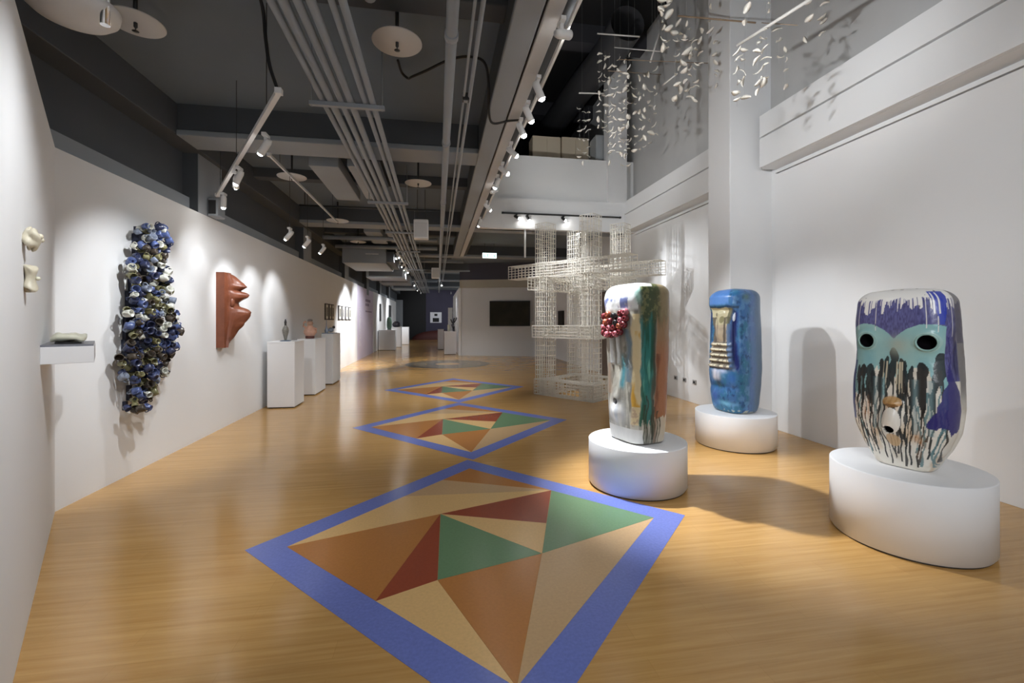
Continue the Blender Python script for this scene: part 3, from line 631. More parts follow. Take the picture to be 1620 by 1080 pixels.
def s2_paint(x, y, z, p):
    n = len(x); P = Paint(n, rgb(58, 104, 158)); a_ = np.abs(p)
    nz = fbm(x * 7 + 2, y * 7, z * 5); sp = fbm(x * 26, y * 26, z * 16); st = fbm(x * 30 + 3, y * 30, z * 4)
    p = p + 11 * (fbm(x * 9 + 1, y * 9, z * 9) - 0.5) + np.where(np.abs(p) < 80, np.sign(p) * np.interp(z, [0.5, 0.8, 1.0, 1.2], [-3, 3, 5, -2]), 0); z0_ = z; z = z + 0.03 * (fbm(x * 11 + 8, y * 11, z * 11) - 0.5); a_ = np.abs(p)
    P.mix(rgb(46, 110, 138), sstep(0.44, 0.6, nz) * 0.85); P.mix(rgb(96, 142, 186), sstep(0.52, 0.66, sp) * 0.6); P.mix(rgb(24, 60, 104), sstep(0.56, 0.7, fbm(x * 34 + 7, y * 34, z * 22)) * 0.7)
    P.mix(rgb(98, 122, 168), sstep(76, 92, p) * 0.7); P.mix(rgb(92, 112, 128), sstep(92, 110, a_) * 0.7)
    P.mix(rgb(92, 116, 90), gauss(p, 72, 12) * gauss(z, 1.38, 0.05) * 0.7)
    fc = a_ < 34
    P.mix(rgb(88, 130, 196), (a_ < 30) * sstep(1.27, 1.31, z) * (0.5 + 0.5 * nz))
    P.mix(rgb(40, 56, 76), (a_ < 52) * gauss(z, 1.262, 0.016) * 0.9)  # shade under the overhanging brow painted as a dark line
    f1 = fc * (z > 0.53) * (z < 1.25)
    P.mix(rgb(188, 180, 148), f1); P.mix(rgb(178, 162, 140), f1 * (z < 1.05) * (a_ < 40) * 0.9)
    P.mix(rgb(150, 138, 122), f1 * (z > 0.84) * (z < 1.02) * sstep(0.4, 0.55, nz) * 0.9); P.mix(rgb(74, 66, 60), f1 * (z > 0.83) * (z < 1.14) * sstep(0.44, 0.56, st) * 0.85)
    P.mix(rgb(104, 100, 60), f1 * (np.hypot(p - 8, (z - 1.11) * 200) < 8) * 0.7); P.mix(rgb(40, 40, 30), f1 * (np.hypot(p + 14, (z - 1.17) * 220) < 5) * 0.8)
    P.mix(rgb(84, 84, 64), (p > 24) * (p < 38) * (z > 1.06) * (z < 1.25) * 0.8); P.mix(rgb(78, 104, 136), (p > 27) * (p < 40) * (z > 0.5) * (z < 1.06) * 0.9)
    rd = np.zeros(n)
    for c in ridges: rd = np.maximum(rd, gauss(z0_, c, 0.020))
    mz_ = (z > 0.525) * (z < 0.845)
    P.mix(rgb(52, 44, 38), (a_ < 29) * mz_ * (1 - rd) * 0.9); P.mix(rgb(230, 222, 198), (a_ < 29) * mz_ * sstep(0.45, 0.8, rd)); P.mix(rgb(60, 50, 44), (a_ < 29) * mz_ * (vnoise(p * 0.35, 0, z * 30) > 0.66) * 0.7)
    P.mix(rgb(92, 118, 156), (p > 29) * (p < 42) * mz_ * sstep(0.5, 0.8, rd) * 0.9)
    P.mix(rgb(18, 32, 92), (gauss(p, 46, 6.5) + gauss(p, -46, 6.5)) * sstep(0.46, 0.58, z) * (1 - sstep(1.16, 1.24, z)) * 1.3)
    P.mix(rgb(206, 214, 224), (((p - 43) / 3.4) ** 2 + ((z - 1.14) / 0.05) ** 2 < 1) * 0.95)
    P.mix(rgb(206, 204, 214), gauss(p, -6, 11) * sstep(0.36, 0.42, z) * (1 - sstep(0.50, 0.53, z)) * 1.0); P.mix(rgb(176, 186, 214), gauss(p, 12, 10) * gauss(z, 0.5, 0.025) * 0.9)
    P.mix(rgb(50, 102, 170), gauss(p, 34, 9) * gauss(z, 0.43, 0.07) * 0.9); P.mix(rgb(76, 106, 176), gauss(p, -14, 14) * gauss(z, 0.2, 0.06) * 0.9)
    P.mix(rgb(120, 184, 214), gauss(p, 18, 22) * gauss(z, 0.12, 0.03) * 0.8); P.mix(rgb(60, 62, 56), gauss(p, -2, 5) * gauss(z, 0.34, 0.05) * 0.6)
    P.mix(rgb(190, 190, 170), (z < 0.03 + 0.03 * sp) * sstep(0.5, 0.6, sp) * 0.9)
    return P.c
head('ceramic_head', (3.583, 4.878, 0.40), (-0.985, -0.170), S2H,
     [(0, 0.205, 0.190), (0.06, 0.228, 0.215), (0.2, 0.245, 0.235), (0.35, 0.256, 0.246), (0.5, 0.255, 0.245), (0.7, 0.246, 0.238), (0.9, 0.240, 0.232), (1.0, 0.238, 0.230)],
     3.4, s2_disp, s2_paint, 'blue glazed ceramic head with a striped cream mouth', rt=0.11, rb=0.04)

# ================================================================== LEFT WALL ART
# --- cluster of glazed mugs
mug_root = empty('mug_cluster', (XL, 5.05, 0.45)); tag(mug_root, 'tall hanging cluster of blue, olive and white mugs on the left wall', 'wall sculpture')
rows = ((360, 225, 262), (372, 222, 266), (410, 219, 268), (440, 214, 268), (462, 213, 274), (486, 208, 277), (505, 205, 286), (535, 204, 289), (550, 202, 282), (575, 202, 271), (593, 203, 266), (608, 216, 249), (633, 210, 245), (650, 204, 230))
def wallpt(px, py, X):
    r = math.tan(math.atan((px - 810) / 700.0) + YAW); Y = X / r; zc = X * math.sin(YAW) + Y * math.cos(YAW)
    return Y, 1.5 + (507 - py) * zc / 700.0
outl = []
for py, xa, xb in rows:
    ya, za = wallpt(xa, py, -2.80); yb, zb = wallpt(xb, py, -2.80); outl.append(((za + zb) / 2, ya, yb))
oz = [a[0] for a in outl][::-1]; o0 = [a[1] for a in outl][::-1]; o1 = [a[2] for a in outl][::-1]
R5 = random.Random(11)
mugc = [('mug_navy', lin(48, 54, 82)), ('mug_blue', lin(78, 92, 136)), ('mug_sky', lin(124, 132, 148)), ('mug_olive', lin(112, 108, 76)), ('mug_white', lin(196, 196, 186)), ('mug_umber', lin(66, 58, 50))]
mug_m = [mat(n, c, 0.2, noise=0.75, nscale=40) for n, c in mugc]
def mug_mesh(seg, r, h, ri):
    m = MB().lathe([(0.0, 0.0), (r * 0.82, 0.0), (r * 0.95, h * 0.25), (r, h * 0.7), (r * 0.97, h), (r * 0.86, h), (r * 0.84, h * 0.3), (0.0, h * 0.15)], seg)
    pts = [(r * 0.95 + math.sin(t) * r * 0.62, 0, h * 0.5 + math.cos(t) * h * 0.33) for t in np.linspace(0, math.pi, 7)]
    return m.path(pts, 0.0055, 5)
mug_meshes = []
for k, mm in enumerate(mug_m):
    for v, (r, h) in enumerate(((0.036, 0.066), (0.028, 0.05))):
        me = mug_mesh(12, r, h, 0).mesh('mug'); me.materials.append(mm); mug_meshes.append((k, me))
pl = []
tries = 0
while len(pl) < 298 and tries < 60000:
    tries += 1
    z = R5.uniform(min(oz), max(oz)); ya = np.interp(z, oz, o0); yb = np.interp(z, oz, o1)
    if yb - ya < 0.05: continue
    y = R5.uniform(ya, yb); lay = R5.random()
    x = XL + 0.075 + 0.14 * lay * math.sin(math.pi * min(1, max(0, (y - ya) / (yb - ya)))) ** 0.5
    if all((y - a) ** 2 + (z - b) ** 2 + (x - c) ** 2 > 0.050 ** 2 for a, b, c in pl): pl.append((y, z, x))
for y, z, x in pl:
    t = (z - min(oz)) / (max(oz) - min(oz)); w = [0.17, 0.11, 0.15, 0.20, 0.20, 0.17]
    if t < 0.45: w = [0.27, 0.13, 0.12, 0.16, 0.12, 0.20]
    k = R5.choices(range(6), w)[0]
    me = R5.choice([m for c, m in mug_meshes if c == k])
    o = bpy.data.objects.new('mug', me); COL.objects.link(o); o.parent = mug_root
    o.location = (x - XL, y - 5.05, z - 0.45)
    d = Vector((0.55 + R5.random(), R5.uniform(-1, 0.7), R5.uniform(-0.8, 0.9))).normalized()
    o.rotation_euler = (d.to_track_quat('Z', 'Y').to_matrix() @ Matrix.Rotation(R5.uniform(0, 6.28), 3, 'Z')).to_euler()
bk = MB()
for i in range(len(oz) - 1):
    if oz[i + 1] - oz[i] < 0.01: continue
    bk.box(0.0, 0.03, o0[i] + 0.17 - 5.05, max(o0[i] + 0.20, o1[i] - 0.12) - 5.05, oz[i] - 0.45, oz[i + 1] - 0.45)
bk.build('backing', mat('mug_backing', lin(40, 44, 62), 0.7), mug_root)

# --- terracotta relief
tr = empty('terracotta_relief', (XL, 6.58, 1.13)); tag(tr, 'reddish brown terracotta face relief jutting from the left wall', 'wall sculpture')
pv = [(0.0, 0.03), (0.06, 0.10), (0.14, 0.15), (0.22, 0.19), (0.34, 0.25), (0.44, 0.315), (0.49, 0.325), (0.53, 0.28), (0.57, 0.17), (0.62, 0.16), (0.66, 0.22), (0.70, 0.295), (0.74, 0.31), (0.77, 0.26), (0.79, 0.18), (0.82, 0.24), (0.85, 0.285), (0.88, 0.25), (0.94, 0.19), (1.0, 0.13), (1.03, 0.07)]
nz_, ny_ = 84, 44; vs = []; fs = []
for i in range(nz_ + 1):
    z = 1.03 * i / nz_; dpt = np.interp(z, [a for a, b in pv], [b for a, b in pv]); wid = np.interp(z, [0, 0.1, 0.3, 0.5, 0.8, 1.03], [0.20, 0.32, 0.46, 0.52, 0.50, 0.38])
    for j in range(ny_ + 1):
        t = j / ny_; y = wid * t; base = 0.105 if t < 0.22 else 0.105 * (1 - (t - 0.22) / 0.78) + 0.03
        c = math.exp(-((t - 0.60) / 0.25) ** 2)
        nn = float(fbm(np.array([y * 9.0]), np.array([z * 9.0]), np.array([1.5]), 3)[0]) - 0.5
        x = base + max(0.0, dpt - base) * c + 0.07 * nn * (0.15 + c) - 0.02 * math.exp(-((t - 0.25) / 0.03) ** 2)
        if j == ny_: x = 0.0
        vs.append((max(0.0, x), y, z))
W1 = ny_ + 1
for i in range(nz_):
    for j in range(ny_): a = i * W1 + j; fs.append((a, a + 1, a + W1 + 1, a + W1))
n0 = len(vs); vs += [(0.0, 0.0, 1.03 * i / nz_) for i in range(nz_ + 1)]
for i in range(nz_): fs.append((n0 + i, i * W1, (i + 1) * W1, n0 + i + 1))
fs.append(tuple([n0 + nz_] + [nz_ * W1 + j for j in range(W1)])); fs.append(tuple([j for j in range(W1 - 1, -1, -1)] + [n0]))
o = MB().add(vs, fs, True).build('carved_face', M_TERRA, tr)
es = o.modifiers.new('split', 'EDGE_SPLIT'); es.split_angle = math.radians(50)
for k, (x, y, z, r) in enumerate(((0.13, 0.16, 0.62, 0.05), (0.12, 0.17, 0.84, 0.05), (0.15, 0.22, 0.34, 0.06))):
    MB().ball((x, y, z), r, 14, 10, (0.7, 0.8, 1.5)).build('clay_lump', M_TERRA, tr)

# --- wall shelf with a small ceramic, and two small ceramics above
sp0 = Vector((-2.331, 3.061)); ang = math.atan2(WN.y, WN.x)
sh = empty('wall_shelf', (sp0.x, sp0.y, 1.237), ang); tag(sh, 'small white box shelf with grey top on the near left panel', 'shelf')
MB().box(0.0, 0.235, 0.0, 0.62, 0.0, 0.104).build('shelf_box', M_PLINTH, sh, 0.003)
MB().box(0.0, 0.232, 0.003, 0.617, 0.104, 0.116).build('shelf_top', mat('shelf_grey', lin(120, 122, 130), 0.4), sh)
def lump(name, n, fn, m, parent=None, seg=28, rings=18):
    vs = []; fs = []
    for i in range(rings + 1):
        t = math.pi * i / rings
        for k in range(seg):
            a = 2 * math.pi * k / seg; vs.append(fn(t, a))
    for i in range(rings): fs += [(i * seg + k, i * seg + (k + 1) % seg, (i + 1) * seg + (k + 1) % seg, (i + 1) * seg + k) for k in range(seg)]
    return MB().add(vs, fs, True).build(name, m, parent)
m_cer = mat('cream_ceramic', lin(222, 220, 198), 0.4, noise=0.12, nscale=25, bump=0.3, bscale=30)
m_cer2 = mat('beige_ceramic', lin(206, 198, 176), 0.45, noise=0.18, nscale=25, bump=0.4, bscale=30)
o = empty('shelf_ceramic', (sp0.x + WN.x * 0.115 - WD.x * 0.20, sp0.y + WN.y * 0.115 - WD.y * 0.20, 1.353), ang); tag(o, 'pale cream folded ceramic slab lying on the wall shelf', 'ceramic')
def sl(t, a):
    r = math.sin(t); x = math.copysign(abs(r * math.cos(a)) ** 0.55, math.cos(a)) * 0.085; y = math.copysign(abs(r * math.sin(a)) ** 0.55, math.sin(a)) * 0.13
    return (x, y, 0.037 - 0.022 * math.copysign(abs(math.cos(t)) ** 0.6, math.cos(t)) + 0.008 * math.sin(a * 3) + 0.006 * math.sin(x * 90))
lump('ceramic_slab', 0, sl, m_cer, o)
MB().box(-0.06, 0.06, -0.09, 0.09, 0.0, 0.012).build('base', mat('dark_base', (0.05, 0.05, 0.05, 1), 0.5), o)
def wallobj(s, z): p = P0 + (P1 - P0) * s; return (p.x, p.y, z)
o = empty('wall_ceramic', wallobj(0.86, 1.885), ang); tag(o, 'small pale knobbly ceramic on the near left panel, upper one', 'ceramic')
def kn(t, a):
    b = 0.048 * (1 + 0.16 * math.sin(3 * a + 2 * t) + 0.10 * math.sin(5 * t + a * 2))
    return (0.028 + b * 0.62 * math.sin(t) * math.cos(a), b * 1.1 * math.sin(t) * math.sin(a), -b * math.cos(t))
lump('ceramic_body', 0, kn, m_cer2, o); MB().ball((0.055, -0.02, 0.012), 0.014).ball((0.058, 0.015, 0.0), 0.012).build('knob', m_cer2, o)
o = empty('wall_ceramic', wallobj(0.84, 1.70), ang); tag(o, 'small beige bow shaped ceramic on the near left panel, lower one', 'ceramic')
def bow(t, a):
    c = -math.cos(t); w = 0.022 + 0.030 * c * c
    return (0.02 + w * 0.8 * math.sin(t) ** 0.4 * math.cos(a), w * math.sin(t) ** 0.4 * math.sin(a) * 1.2, 0.056 * c + 0.01 * math.sin(a * 2))
lump('ceramic_body', 0, bow, m_cer2, o)
MB().ball((0.045, 0.0, 0.003), 0.010).build('bead', m_cer, o)

# --- pedestals and figurines along the left wall
def pedestal(x0, x1, y0, y1, h, label, group='white box pedestals'):
    o = empty('box_pedestal', ((x0 + x1) / 2, (y0 + y1) / 2, 0)); tag(o, label, 'pedestal', group)
    a, b = (x1 - x0) / 2, (y1 - y0) / 2
    MB().box(-a, a, -b, b, 0.02, h - 0.025).build('pedestal_body', M_PLINTH, o, 0.004)
    MB().box(-a - 0.004, a + 0.004, -b - 0.004, b + 0.004, h - 0.025, h).build('pedestal_top', M_PLINTH, o, 0.003)
    MB().box(-a + 0.02, a - 0.02, -b + 0.02, b - 0.02, 0.0, 0.02).build('base', M_TRACKD, o)
pedestal(-2.86, -2.42, 8.12, 8.66, 1.14, 'white box pedestal under the slim patterned bottle figure')
pedestal(-2.76, -2.42, 9.43, 10.25, 1.13, 'white box pedestal under the pink figure')
pedestal(-2.68, -2.42, 10.95, 11.75, 1.19, 'white box pedestal under the blue and white spire piece')
o = empty('bottle_figure', (-2.63, 8.32, 1.14)); tag(o, 'slim dark patterned bottle shaped figure on the nearest left pedestal', 'figurine')
MB().lathe([(0, 0), (0.085, 0), (0.09, 0.01), (0.05, 0.018), (0, 0.02)], 20).build('foot_plate', mat('slate_blue', lin(92, 108, 128), 0.4), o)
MB().lathe([(0.02, 0.018), (0.026, 0.05), (0.034, 0.09), (0.05, 0.15), (0.055, 0.19), (0.045, 0.235), (0.026, 0.262), (0.02, 0.275)], 20).build('figure_body', mat('patterned_grey', lin(120, 116, 108), 0.35, noise=0.8, nscale=45), o)
MB().lathe([(0.019, 0.272), (0.017, 0.30), (0.021, 0.33), (0.014, 0.36), (0.008, 0.385), (0, 0.388)], 16).build('neck', mat('figure_dark', lin(40, 36, 36), 0.35), o)
o = empty('pink_figure', (-2.60, 9.72, 1.13)); tag(o, 'pink rounded figure with grey head on the second pedestal', 'figurine')
MB().lathe([(0, 0), (0.085, 0.0), (0.088, 0.04), (0.08, 0.06)], 20).build('base', mat('figure_maroon', lin(96, 52, 44), 0.4), o)
MB().lathe([(0.08, 0.055), (0.115, 0.10), (0.12, 0.15), (0.095, 0.21), (0.06, 0.245), (0.055, 0.27)], 22).build('figure_body', mat('figure_pink', lin(214, 168, 146), 0.4, noise=0.25, nscale=20), o)
MB().ball((0, 0, 0.315), 0.062, 18, 12, (1, 1, 0.95)).build('head', mat('figure_head', lin(178, 140, 118), 0.4, noise=0.4, nscale=24), o)
MB().ball((0, 0, 0.375), 0.05, 16, 8, (1.1, 1.1, 0.55)).build('cap', mat('figure_cap', lin(128, 120, 116), 0.5, noise=0.3, nscale=20), o)
MB().path([(-0.07, 0, 0.22), (-0.13, 0, 0.26), (-0.12, 0, 0.33), (-0.075, -0.01, 0.35)], 0.02, 10).build('arm', MATS['figure_pink'], o); MB().path([(0.07, 0, 0.22), (0.125, 0, 0.20), (0.12, 0, 0.13), (0.08, -0.04, 0.11)], 0.02, 10).build('arm', MATS['figure_pink'], o)
o = empty('spire_figure', (-2.55, 11.2, 1.19)); tag(o, 'blue and white ceramic piece with a thin spire on the third pedestal', 'figurine')
mb_ = mat('figure_bluewhite', lin(150, 160, 176), 0.35, noise=0.55, nscale=28)
MB().box(-0.13, 0.13, -0.2, 0.2, 0.0, 0.02).build('base', mb_, o, 0.004)
MB().lathe([(0.035, 0.02), (0.05, 0.07), (0.03, 0.12), (0.014, 0.16), (0.010, 0.22), (0.006, 0.33), (0, 0.335)], 14, (-0.06, -0.05, 0)).build('spire', mb_, o)
MB().ball((0.03, 0.0, 0.09), 0.065, 14, 10, (1, 1.2, 0.9)).build('figure_body', mb_, o); MB().ball((0.08, 0.06, 0.15), 0.035).build('head', mat('figure_dark', lin(40, 36, 36), 0.35), o)
MB().path([(0.0, 0.1, 0.07), (0.03, 0.17, 0.12), (0.07, 0.18, 0.16)], 0.016, 8).build('arm', mb_, o)

names7 = ('first', 'second', 'third', 'fourth', 'fifth', 'sixth', 'seventh')
for i, (y0, y1) in enumerate(((12.43, 12.74), (12.84, 13.08), (13.15, 13.40), (14.02, 14.38), (14.52, 14.88), (15.05, 15.45), (15.58, 15.95))):
    o = empty('framed_picture', (XL, (y0 + y1) / 2, 1.74)); w = (y1 - y0) / 2
    tag(o, 'small dark framed print on the left wall, %s from the camera' % names7[i], 'picture', 'framed prints on the left wall')
    fr = MB().box(0, 0.03, -w, w, -0.22, 0.22).build('frame', mat('frame_dark', lin(58, 54, 52), 0.5), o)
    MB().box(0.03, 0.032, -w + 0.03, w - 0.03, -0.19, 0.19).build('mount', mat('frame_mount', lin(214, 212, 204), 0.7), fr)
    MB().box(0.032, 0.033, -w * 0.45, w * 0.45, -0.12, 0.12).build('print', mat('frame_print', lin(96, 92, 78), 0.6, noise=0.7, nscale=14), fr)

# far left and far right displays
pedestal(-2.92, -2.10, 23.0, 23.6, 1.03, 'wide grey white pedestal under the green slab, far along the left wall', 'far pedestals')
pedestal(-2.55, -2.02, 25.6, 26.2, 1.13, 'white pedestal under the dark round pot, far along the left wall', 'far pedestals')
pedestal(-2.35, -1.78, 28.4, 29.0, 1.10, 'farthest white pedestal along the left wall', 'far pedestals')
o = empty('green_slab', (-2.42, 23.25, 1.03)); tag(o, 'upright dark green rounded slab on the wide far pedestal', 'sculpture')
lump('slab_body', 0, lambda t, a: (0.13 * math.sin(t) ** 0.5 * math.cos(a), 0.06 * math.sin(t) ** 0.5 * math.sin(a), 0.33 - 0.32 * math.cos(t)), mat('green_glaze', lin(74, 96, 82), 0.3, noise=0.4, nscale=12), o)
MB().box(-0.1, 0.1, -0.06, 0.06, 0, 0.03).build('base', M_DARK, o)
o = empty('round_pot', (-2.3, 25.9, 1.13)); tag(o, 'dark round pot on a white pedestal far along the left wall', 'pot')
MB().lathe([(0, 0), (0.12, 0), (0.22, 0.08), (0.24, 0.17), (0.18, 0.27), (0.11, 0.31), (0.09, 0.31), (0.1, 0.27), (0.0, 0.1)], 24).build('pot_body', mat('pot_dark', lin(54, 52, 62), 0.35, noise=0.3, nscale=9), o)
MB().lathe([(0.115, 0.30), (0.125, 0.315), (0.115, 0.33), (0.10, 0.315), (0.115, 0.30)], 24).build('rim', mat('pot_rim', lin(84, 80, 88), 0.3), o)
o = MB().box(0, 0.05, -0.2, 0.2, -0.45, 0.45).build('dark_picture', M_BLACK); o.location = (XL, 23.9, 1.92); tag(o, 'narrow dark picture on the far left wall above the green slab', 'picture')
o = MB().box(0, 0.06, -0.5, 0.5, -0.5, 0.5).build('dark_picture', M_BLACK); o.location = (XL, 28.6, 1.95); tag(o, 'dark square picture at the far end of the left wall', 'picture')
pedestal(0.30, 0.82, 19.75, 20.4, 1.02, 'white pedestal beside the screen partition', 'far pedestals')
pedestal(0.02, 0.32, 23.2, 23.8, 1.05, 'small white pedestal behind the one beside the screen partition', 'far pedestals')
o = MB().lathe([(0, 0), (0.06, 0), (0.055, 0.28), (0.04, 0.30), (0, 0.31)], 14).build('pale_vase', m_cer); o.location = (0.5, 20.05, 1.02); tag(o, 'small pale vase on the pedestal beside the screen partition', 'vase')
o = empty('branch_sculpture', (0.73, 20.0, 1.02)); tag(o, 'dark branching sculpture beside the edge of the screen partition', 'sculpture')
MB().path([(0, 0, 0), (0.0, 0, 0.2), (-0.03, 0, 0.4), (0.02, 0, 0.6)], 0.035, 8).build('stem', M_DARK, o)
for dx, z in ((-0.14, 0.42), (0.12, 0.5), (-0.1, 0.2)): MB().path([(0, 0, z - 0.12), (dx * 0.7, 0, z), (dx, 0, z + 0.12)], 0.025, 7).build('branch', M_DARK, o)
o = MB().box(0.62, 0.86, 26.0, 26.3, 0, 2.25).build('white_panel', M_WHITE); tag(o, 'narrow white upright panel behind the branching sculpture', 'panel')

# ================================================================== LATTICE STRUCTURE
la = empty('lattice_tower', (1.951, 8.851, 0), math.atan2(-0.8, 0.6)); tag(la, 'white openwork lattice structure of four towers crossed by beams', 'sculpture')
def cage(x0, x1, y0, y1, z0, z1, ax, step=0.058, rung=0.10, t=0.0088):
    mb = MB(); lo = [x0, y0, z0]; hi = [x1, y1, z1]; o1_, o2_ = [k for k in (0, 1, 2) if k != ax]
    def stick(p, q):
        d = max(range(3), key=lambda k: abs(q[k] - p[k])); l = [min(p[k], q[k]) - t / 2 for k in range(3)]; h = [max(p[k], q[k]) + t / 2 for k in range(3)]
        mb.box(l[0], h[0], l[1], h[1], l[2], h[2])
    n1 = max(2, round((hi[o1_] - lo[o1_]) / step)); n2 = max(2, round((hi[o2_] - lo[o2_]) / step)); per = []
    for i in range(n1 + 1):
        v = lo[o1_] + (hi[o1_] - lo[o1_]) * i / n1; per += [(v, lo[o2_]), (v, hi[o2_])]
    for i in range(1, n2):
        v = lo[o2_] + (hi[o2_] - lo[o2_]) * i / n2; per += [(lo[o1_], v), (hi[o1_], v)]
    for a, b in per:
        p = [0, 0, 0]; p[o1_], p[o2_], p[ax] = a, b, lo[ax]; q = list(p); q[ax] = hi[ax]; stick(p, q)
    nr = max(2, round((hi[ax] - lo[ax]) / rung))
    for i in range(nr + 1):
        v = lo[ax] + (hi[ax] - lo[ax]) * i / nr
        for b in (lo[o2_], hi[o2_]):
            p = [0, 0, 0]; p[ax] = v; p[o1_] = lo[o1_]; p[o2_] = b; q = list(p); q[o1_] = hi[o1_]; stick(p, q)
        for a in (lo[o1_], hi[o1_]):
            p = [0, 0, 0]; p[ax] = v; p[o2_] = lo[o2_]; p[o1_] = a; q = list(p); q[o2_] = hi[o2_]; stick(p, q)
    return mb
S_, T_ = 1.42, 0.29
for x in (0.02, S_ - T_ - 0.02):
    for y in (0.02, S_ - T_ - 0.02):
        cage(x, x + T_, y, y + T_, 0, 3.47, 2).build('lattice_column', M_LATT, la)
for y in (0.0, S_ - T_):
    cage(-0.72, S_ + 0.72, y - 0.01, y + T_ + 0.01, 2.385, 2.66, 0).build('lattice_beam', M_LATT, la)
    cage(-0.04, S_ + 0.04, y - 0.015, y + T_ + 0.015, 1.16, 1.40, 0).build('lattice_beam', M_LATT, la)
    cage(0, S_, y, y + T_, 0.005, 0.31, 0).build('lattice_beam', M_LATT, la)
for x in (0.0, S_ - T_):
    cage(x - 0.01, x + T_ + 0.01, -0.18, S_ + 0.18, 2.12, 2.375, 1).build('lattice_beam', M_LATT, la)
    cage(x - 0.015, x + T_ + 0.015, -0.04, S_ + 0.04, 1.17, 1.39, 1).build('lattice_beam', M_LATT, la)
    cage(x, x + T_, 0, S_, 0.005, 0.30, 1).build('lattice_beam', M_LATT, la)

# ================================================================== HANGING LEAF MOBILES
RL = random.Random(23)
leaf_meshes = []
for k in range(5):
    L_, w_ = 1.0, 0.36 + 0.09 * k; vs = []; fs = []
    n = 6
    for i in range(n + 1):
        t = i / n; wv = w_ * math.sin(math.pi * (0.06 + 0.88 * t)) ** 0.8; b = 0.16 * math.sin(math.pi * t) * (1 if k % 2 else -1)
        vs += [(t - 0.5, -wv / 2, b), (t - 0.5, 0, b + 0.09), (t - 0.5, wv / 2, b), (t - 0.5, 0, b - 0.03)]
    for i in range(n):
        for j in range(4): fs.append((4 * i + j, 4 * i + (j + 1) % 4, 4 * i + 4 + (j + 1) % 4, 4 * i + 4 + j))
    fs += [(0, 1, 2, 3), (4 * n + 3, 4 * n + 2, 4 * n + 1, 4 * n)]
    me = MB().add(vs, fs, True).mesh('leaf'); me.materials.append(M_LEAF); leaf_meshes.append(me)
def mobile(label, rods, strands, size):
    cx = sum(s[0] for s in strands) / len(strands); cy = sum(s[1] for s in strands) / len(strands)
    root = empty('leaf_mobile', (cx, cy, 8.0)); tag(root, label, 'mobile', 'hanging leaf mobiles')
    for p, q, r, m in rods:
        p, q = Vector(p) - Vector((cx, cy, 8)), Vector(q) - Vector((cx, cy, 8))
        MB().tube(p, q, r, 8).build('rod', m, root)
        for t in (0.12, 0.88): c = p.lerp(q, t); MB().tube(c, (c.x, c.y, -0.002), 0.001, 3, caps=False).build('suspension_wire', M_THREAD, root)
    for x, y, zt, zb, n in strands:
        MB().tube((x - cx, y - cy, zb - 8), (x - cx, y - cy, zt - 8), 0.0011, 3, caps=False).build('thread', M_THREAD, root)
        for i in range(n):
            z = zb + (zt - zb) * (i + 0.15 + 0.7 * RL.random()) / n
            o = bpy.data.objects.new('leaf', RL.choice(leaf_meshes)); COL.objects.link(o); o.parent = root
            s = size * RL.uniform(0.75, 1.35); o.scale = (s, s, s)
            o.location = (x - cx + RL.uniform(-0.02, 0.02), y - cy + RL.uniform(-0.02, 0.02), z - 8); o.rotation_euler = (RL.uniform(-0.9, 0.9), RL.uniform(-0.8, 0.8), RL.uniform(0, 6.28))
def pt(px, py, Y):
    r = math.tan(math.atan((px - 810) / 700.0) + YAW); X = Y * r; zc = X * math.sin(YAW) + Y * math.cos(YAW); return (X, Y, 1.5 + (507 - py) * zc / 700.0)
def strand_set(spec, Y0, dY):
    out = []
    for px, pa, pb, n in spec:
        Y = Y0 + RL.uniform(-dY, dY); a = pt(px, pa, Y); b = pt(px, pb, Y); out.append((a[0], Y, a[2], b[2], n))
    return out
st_a = strand_set([(948, 82, 205, 11), (957, 80, 215, 12), (964, 84, 262, 12), (972, 100, 240, 10), (980, 85, 250, 12), (988, 95, 258, 11), (995, 80, 262, 12), (1004, 130, 250, 8), (1012, 120, 245, 8), (1019, 115, 240, 8), (1028, 110, 235, 7), (1036, 105, 228, 7), (968, 140, 250, 8), (984, 140, 262, 9), (992, 130, 255, 8)], 7.4, 0.45)
st_a += strand_set([(917, 168, 258, 6), (924, 165, 262, 6), (931, 170, 258, 6)], 8.4, 0.2)
mobile('dense far mobile of small white leaves over the lattice', [(pt(945, 53, 7.4), pt(1012, 58, 7.1), 0.012, M_RODW), (pt(972, 75, 7.5), pt(1050, 82, 7.0), 0.008, M_RODW), (pt(978, 94, 7.3), pt(1120, 100, 6.6), 0.006, M_ROD), (pt(916, 147, 8.4), pt(956, 148, 8.3), 0.014, M_RODW), (pt(962, 112, 7.3), pt(1046, 118, 7.4), 0.005, M_ROD), (pt(1050, 28, 7.3), pt(1029, 98, 7.2), 0.016, M_RODW)], st_a, 0.10)
st_b = strand_set([(1046, -10, 30, 3), (1056, -30, 85, 7), (1050, 25, 80, 4), (1068, 40, 165, 7), (1075, 25, 148, 8), (1084, 30, 150, 8), (1092, 40, 160, 8), (1100, 60, 165, 7), (1108, 40, 110, 4), (1124, -20, 55, 4), (1131, 60, 145, 6)], 5.3, 0.35)
mobile('middle mobile of larger white leaves beside the column', [(pt(1072, 25, 5.3), pt(1196, 36, 4.9), 0.010, M_ROD), (pt(1048, 135, 5.6), pt(1072, 116, 5.4), 0.010, M_RODW)], st_b, 0.10)
st_c = strand_set([(1166, 75, 168, 6), (1178, 70, 158, 5), (1182, -10, 45, 3), (1199, 60, 150, 6), (1212, 40, 140, 7), (1217, -20, 28, 3), (1232, 30, 100, 3), (1242, 60, 155, 4), (1281, -20, 30, 3), (1278, 50, 70, 1), (1302, -15, 60, 5)], 4.0, 0.25)
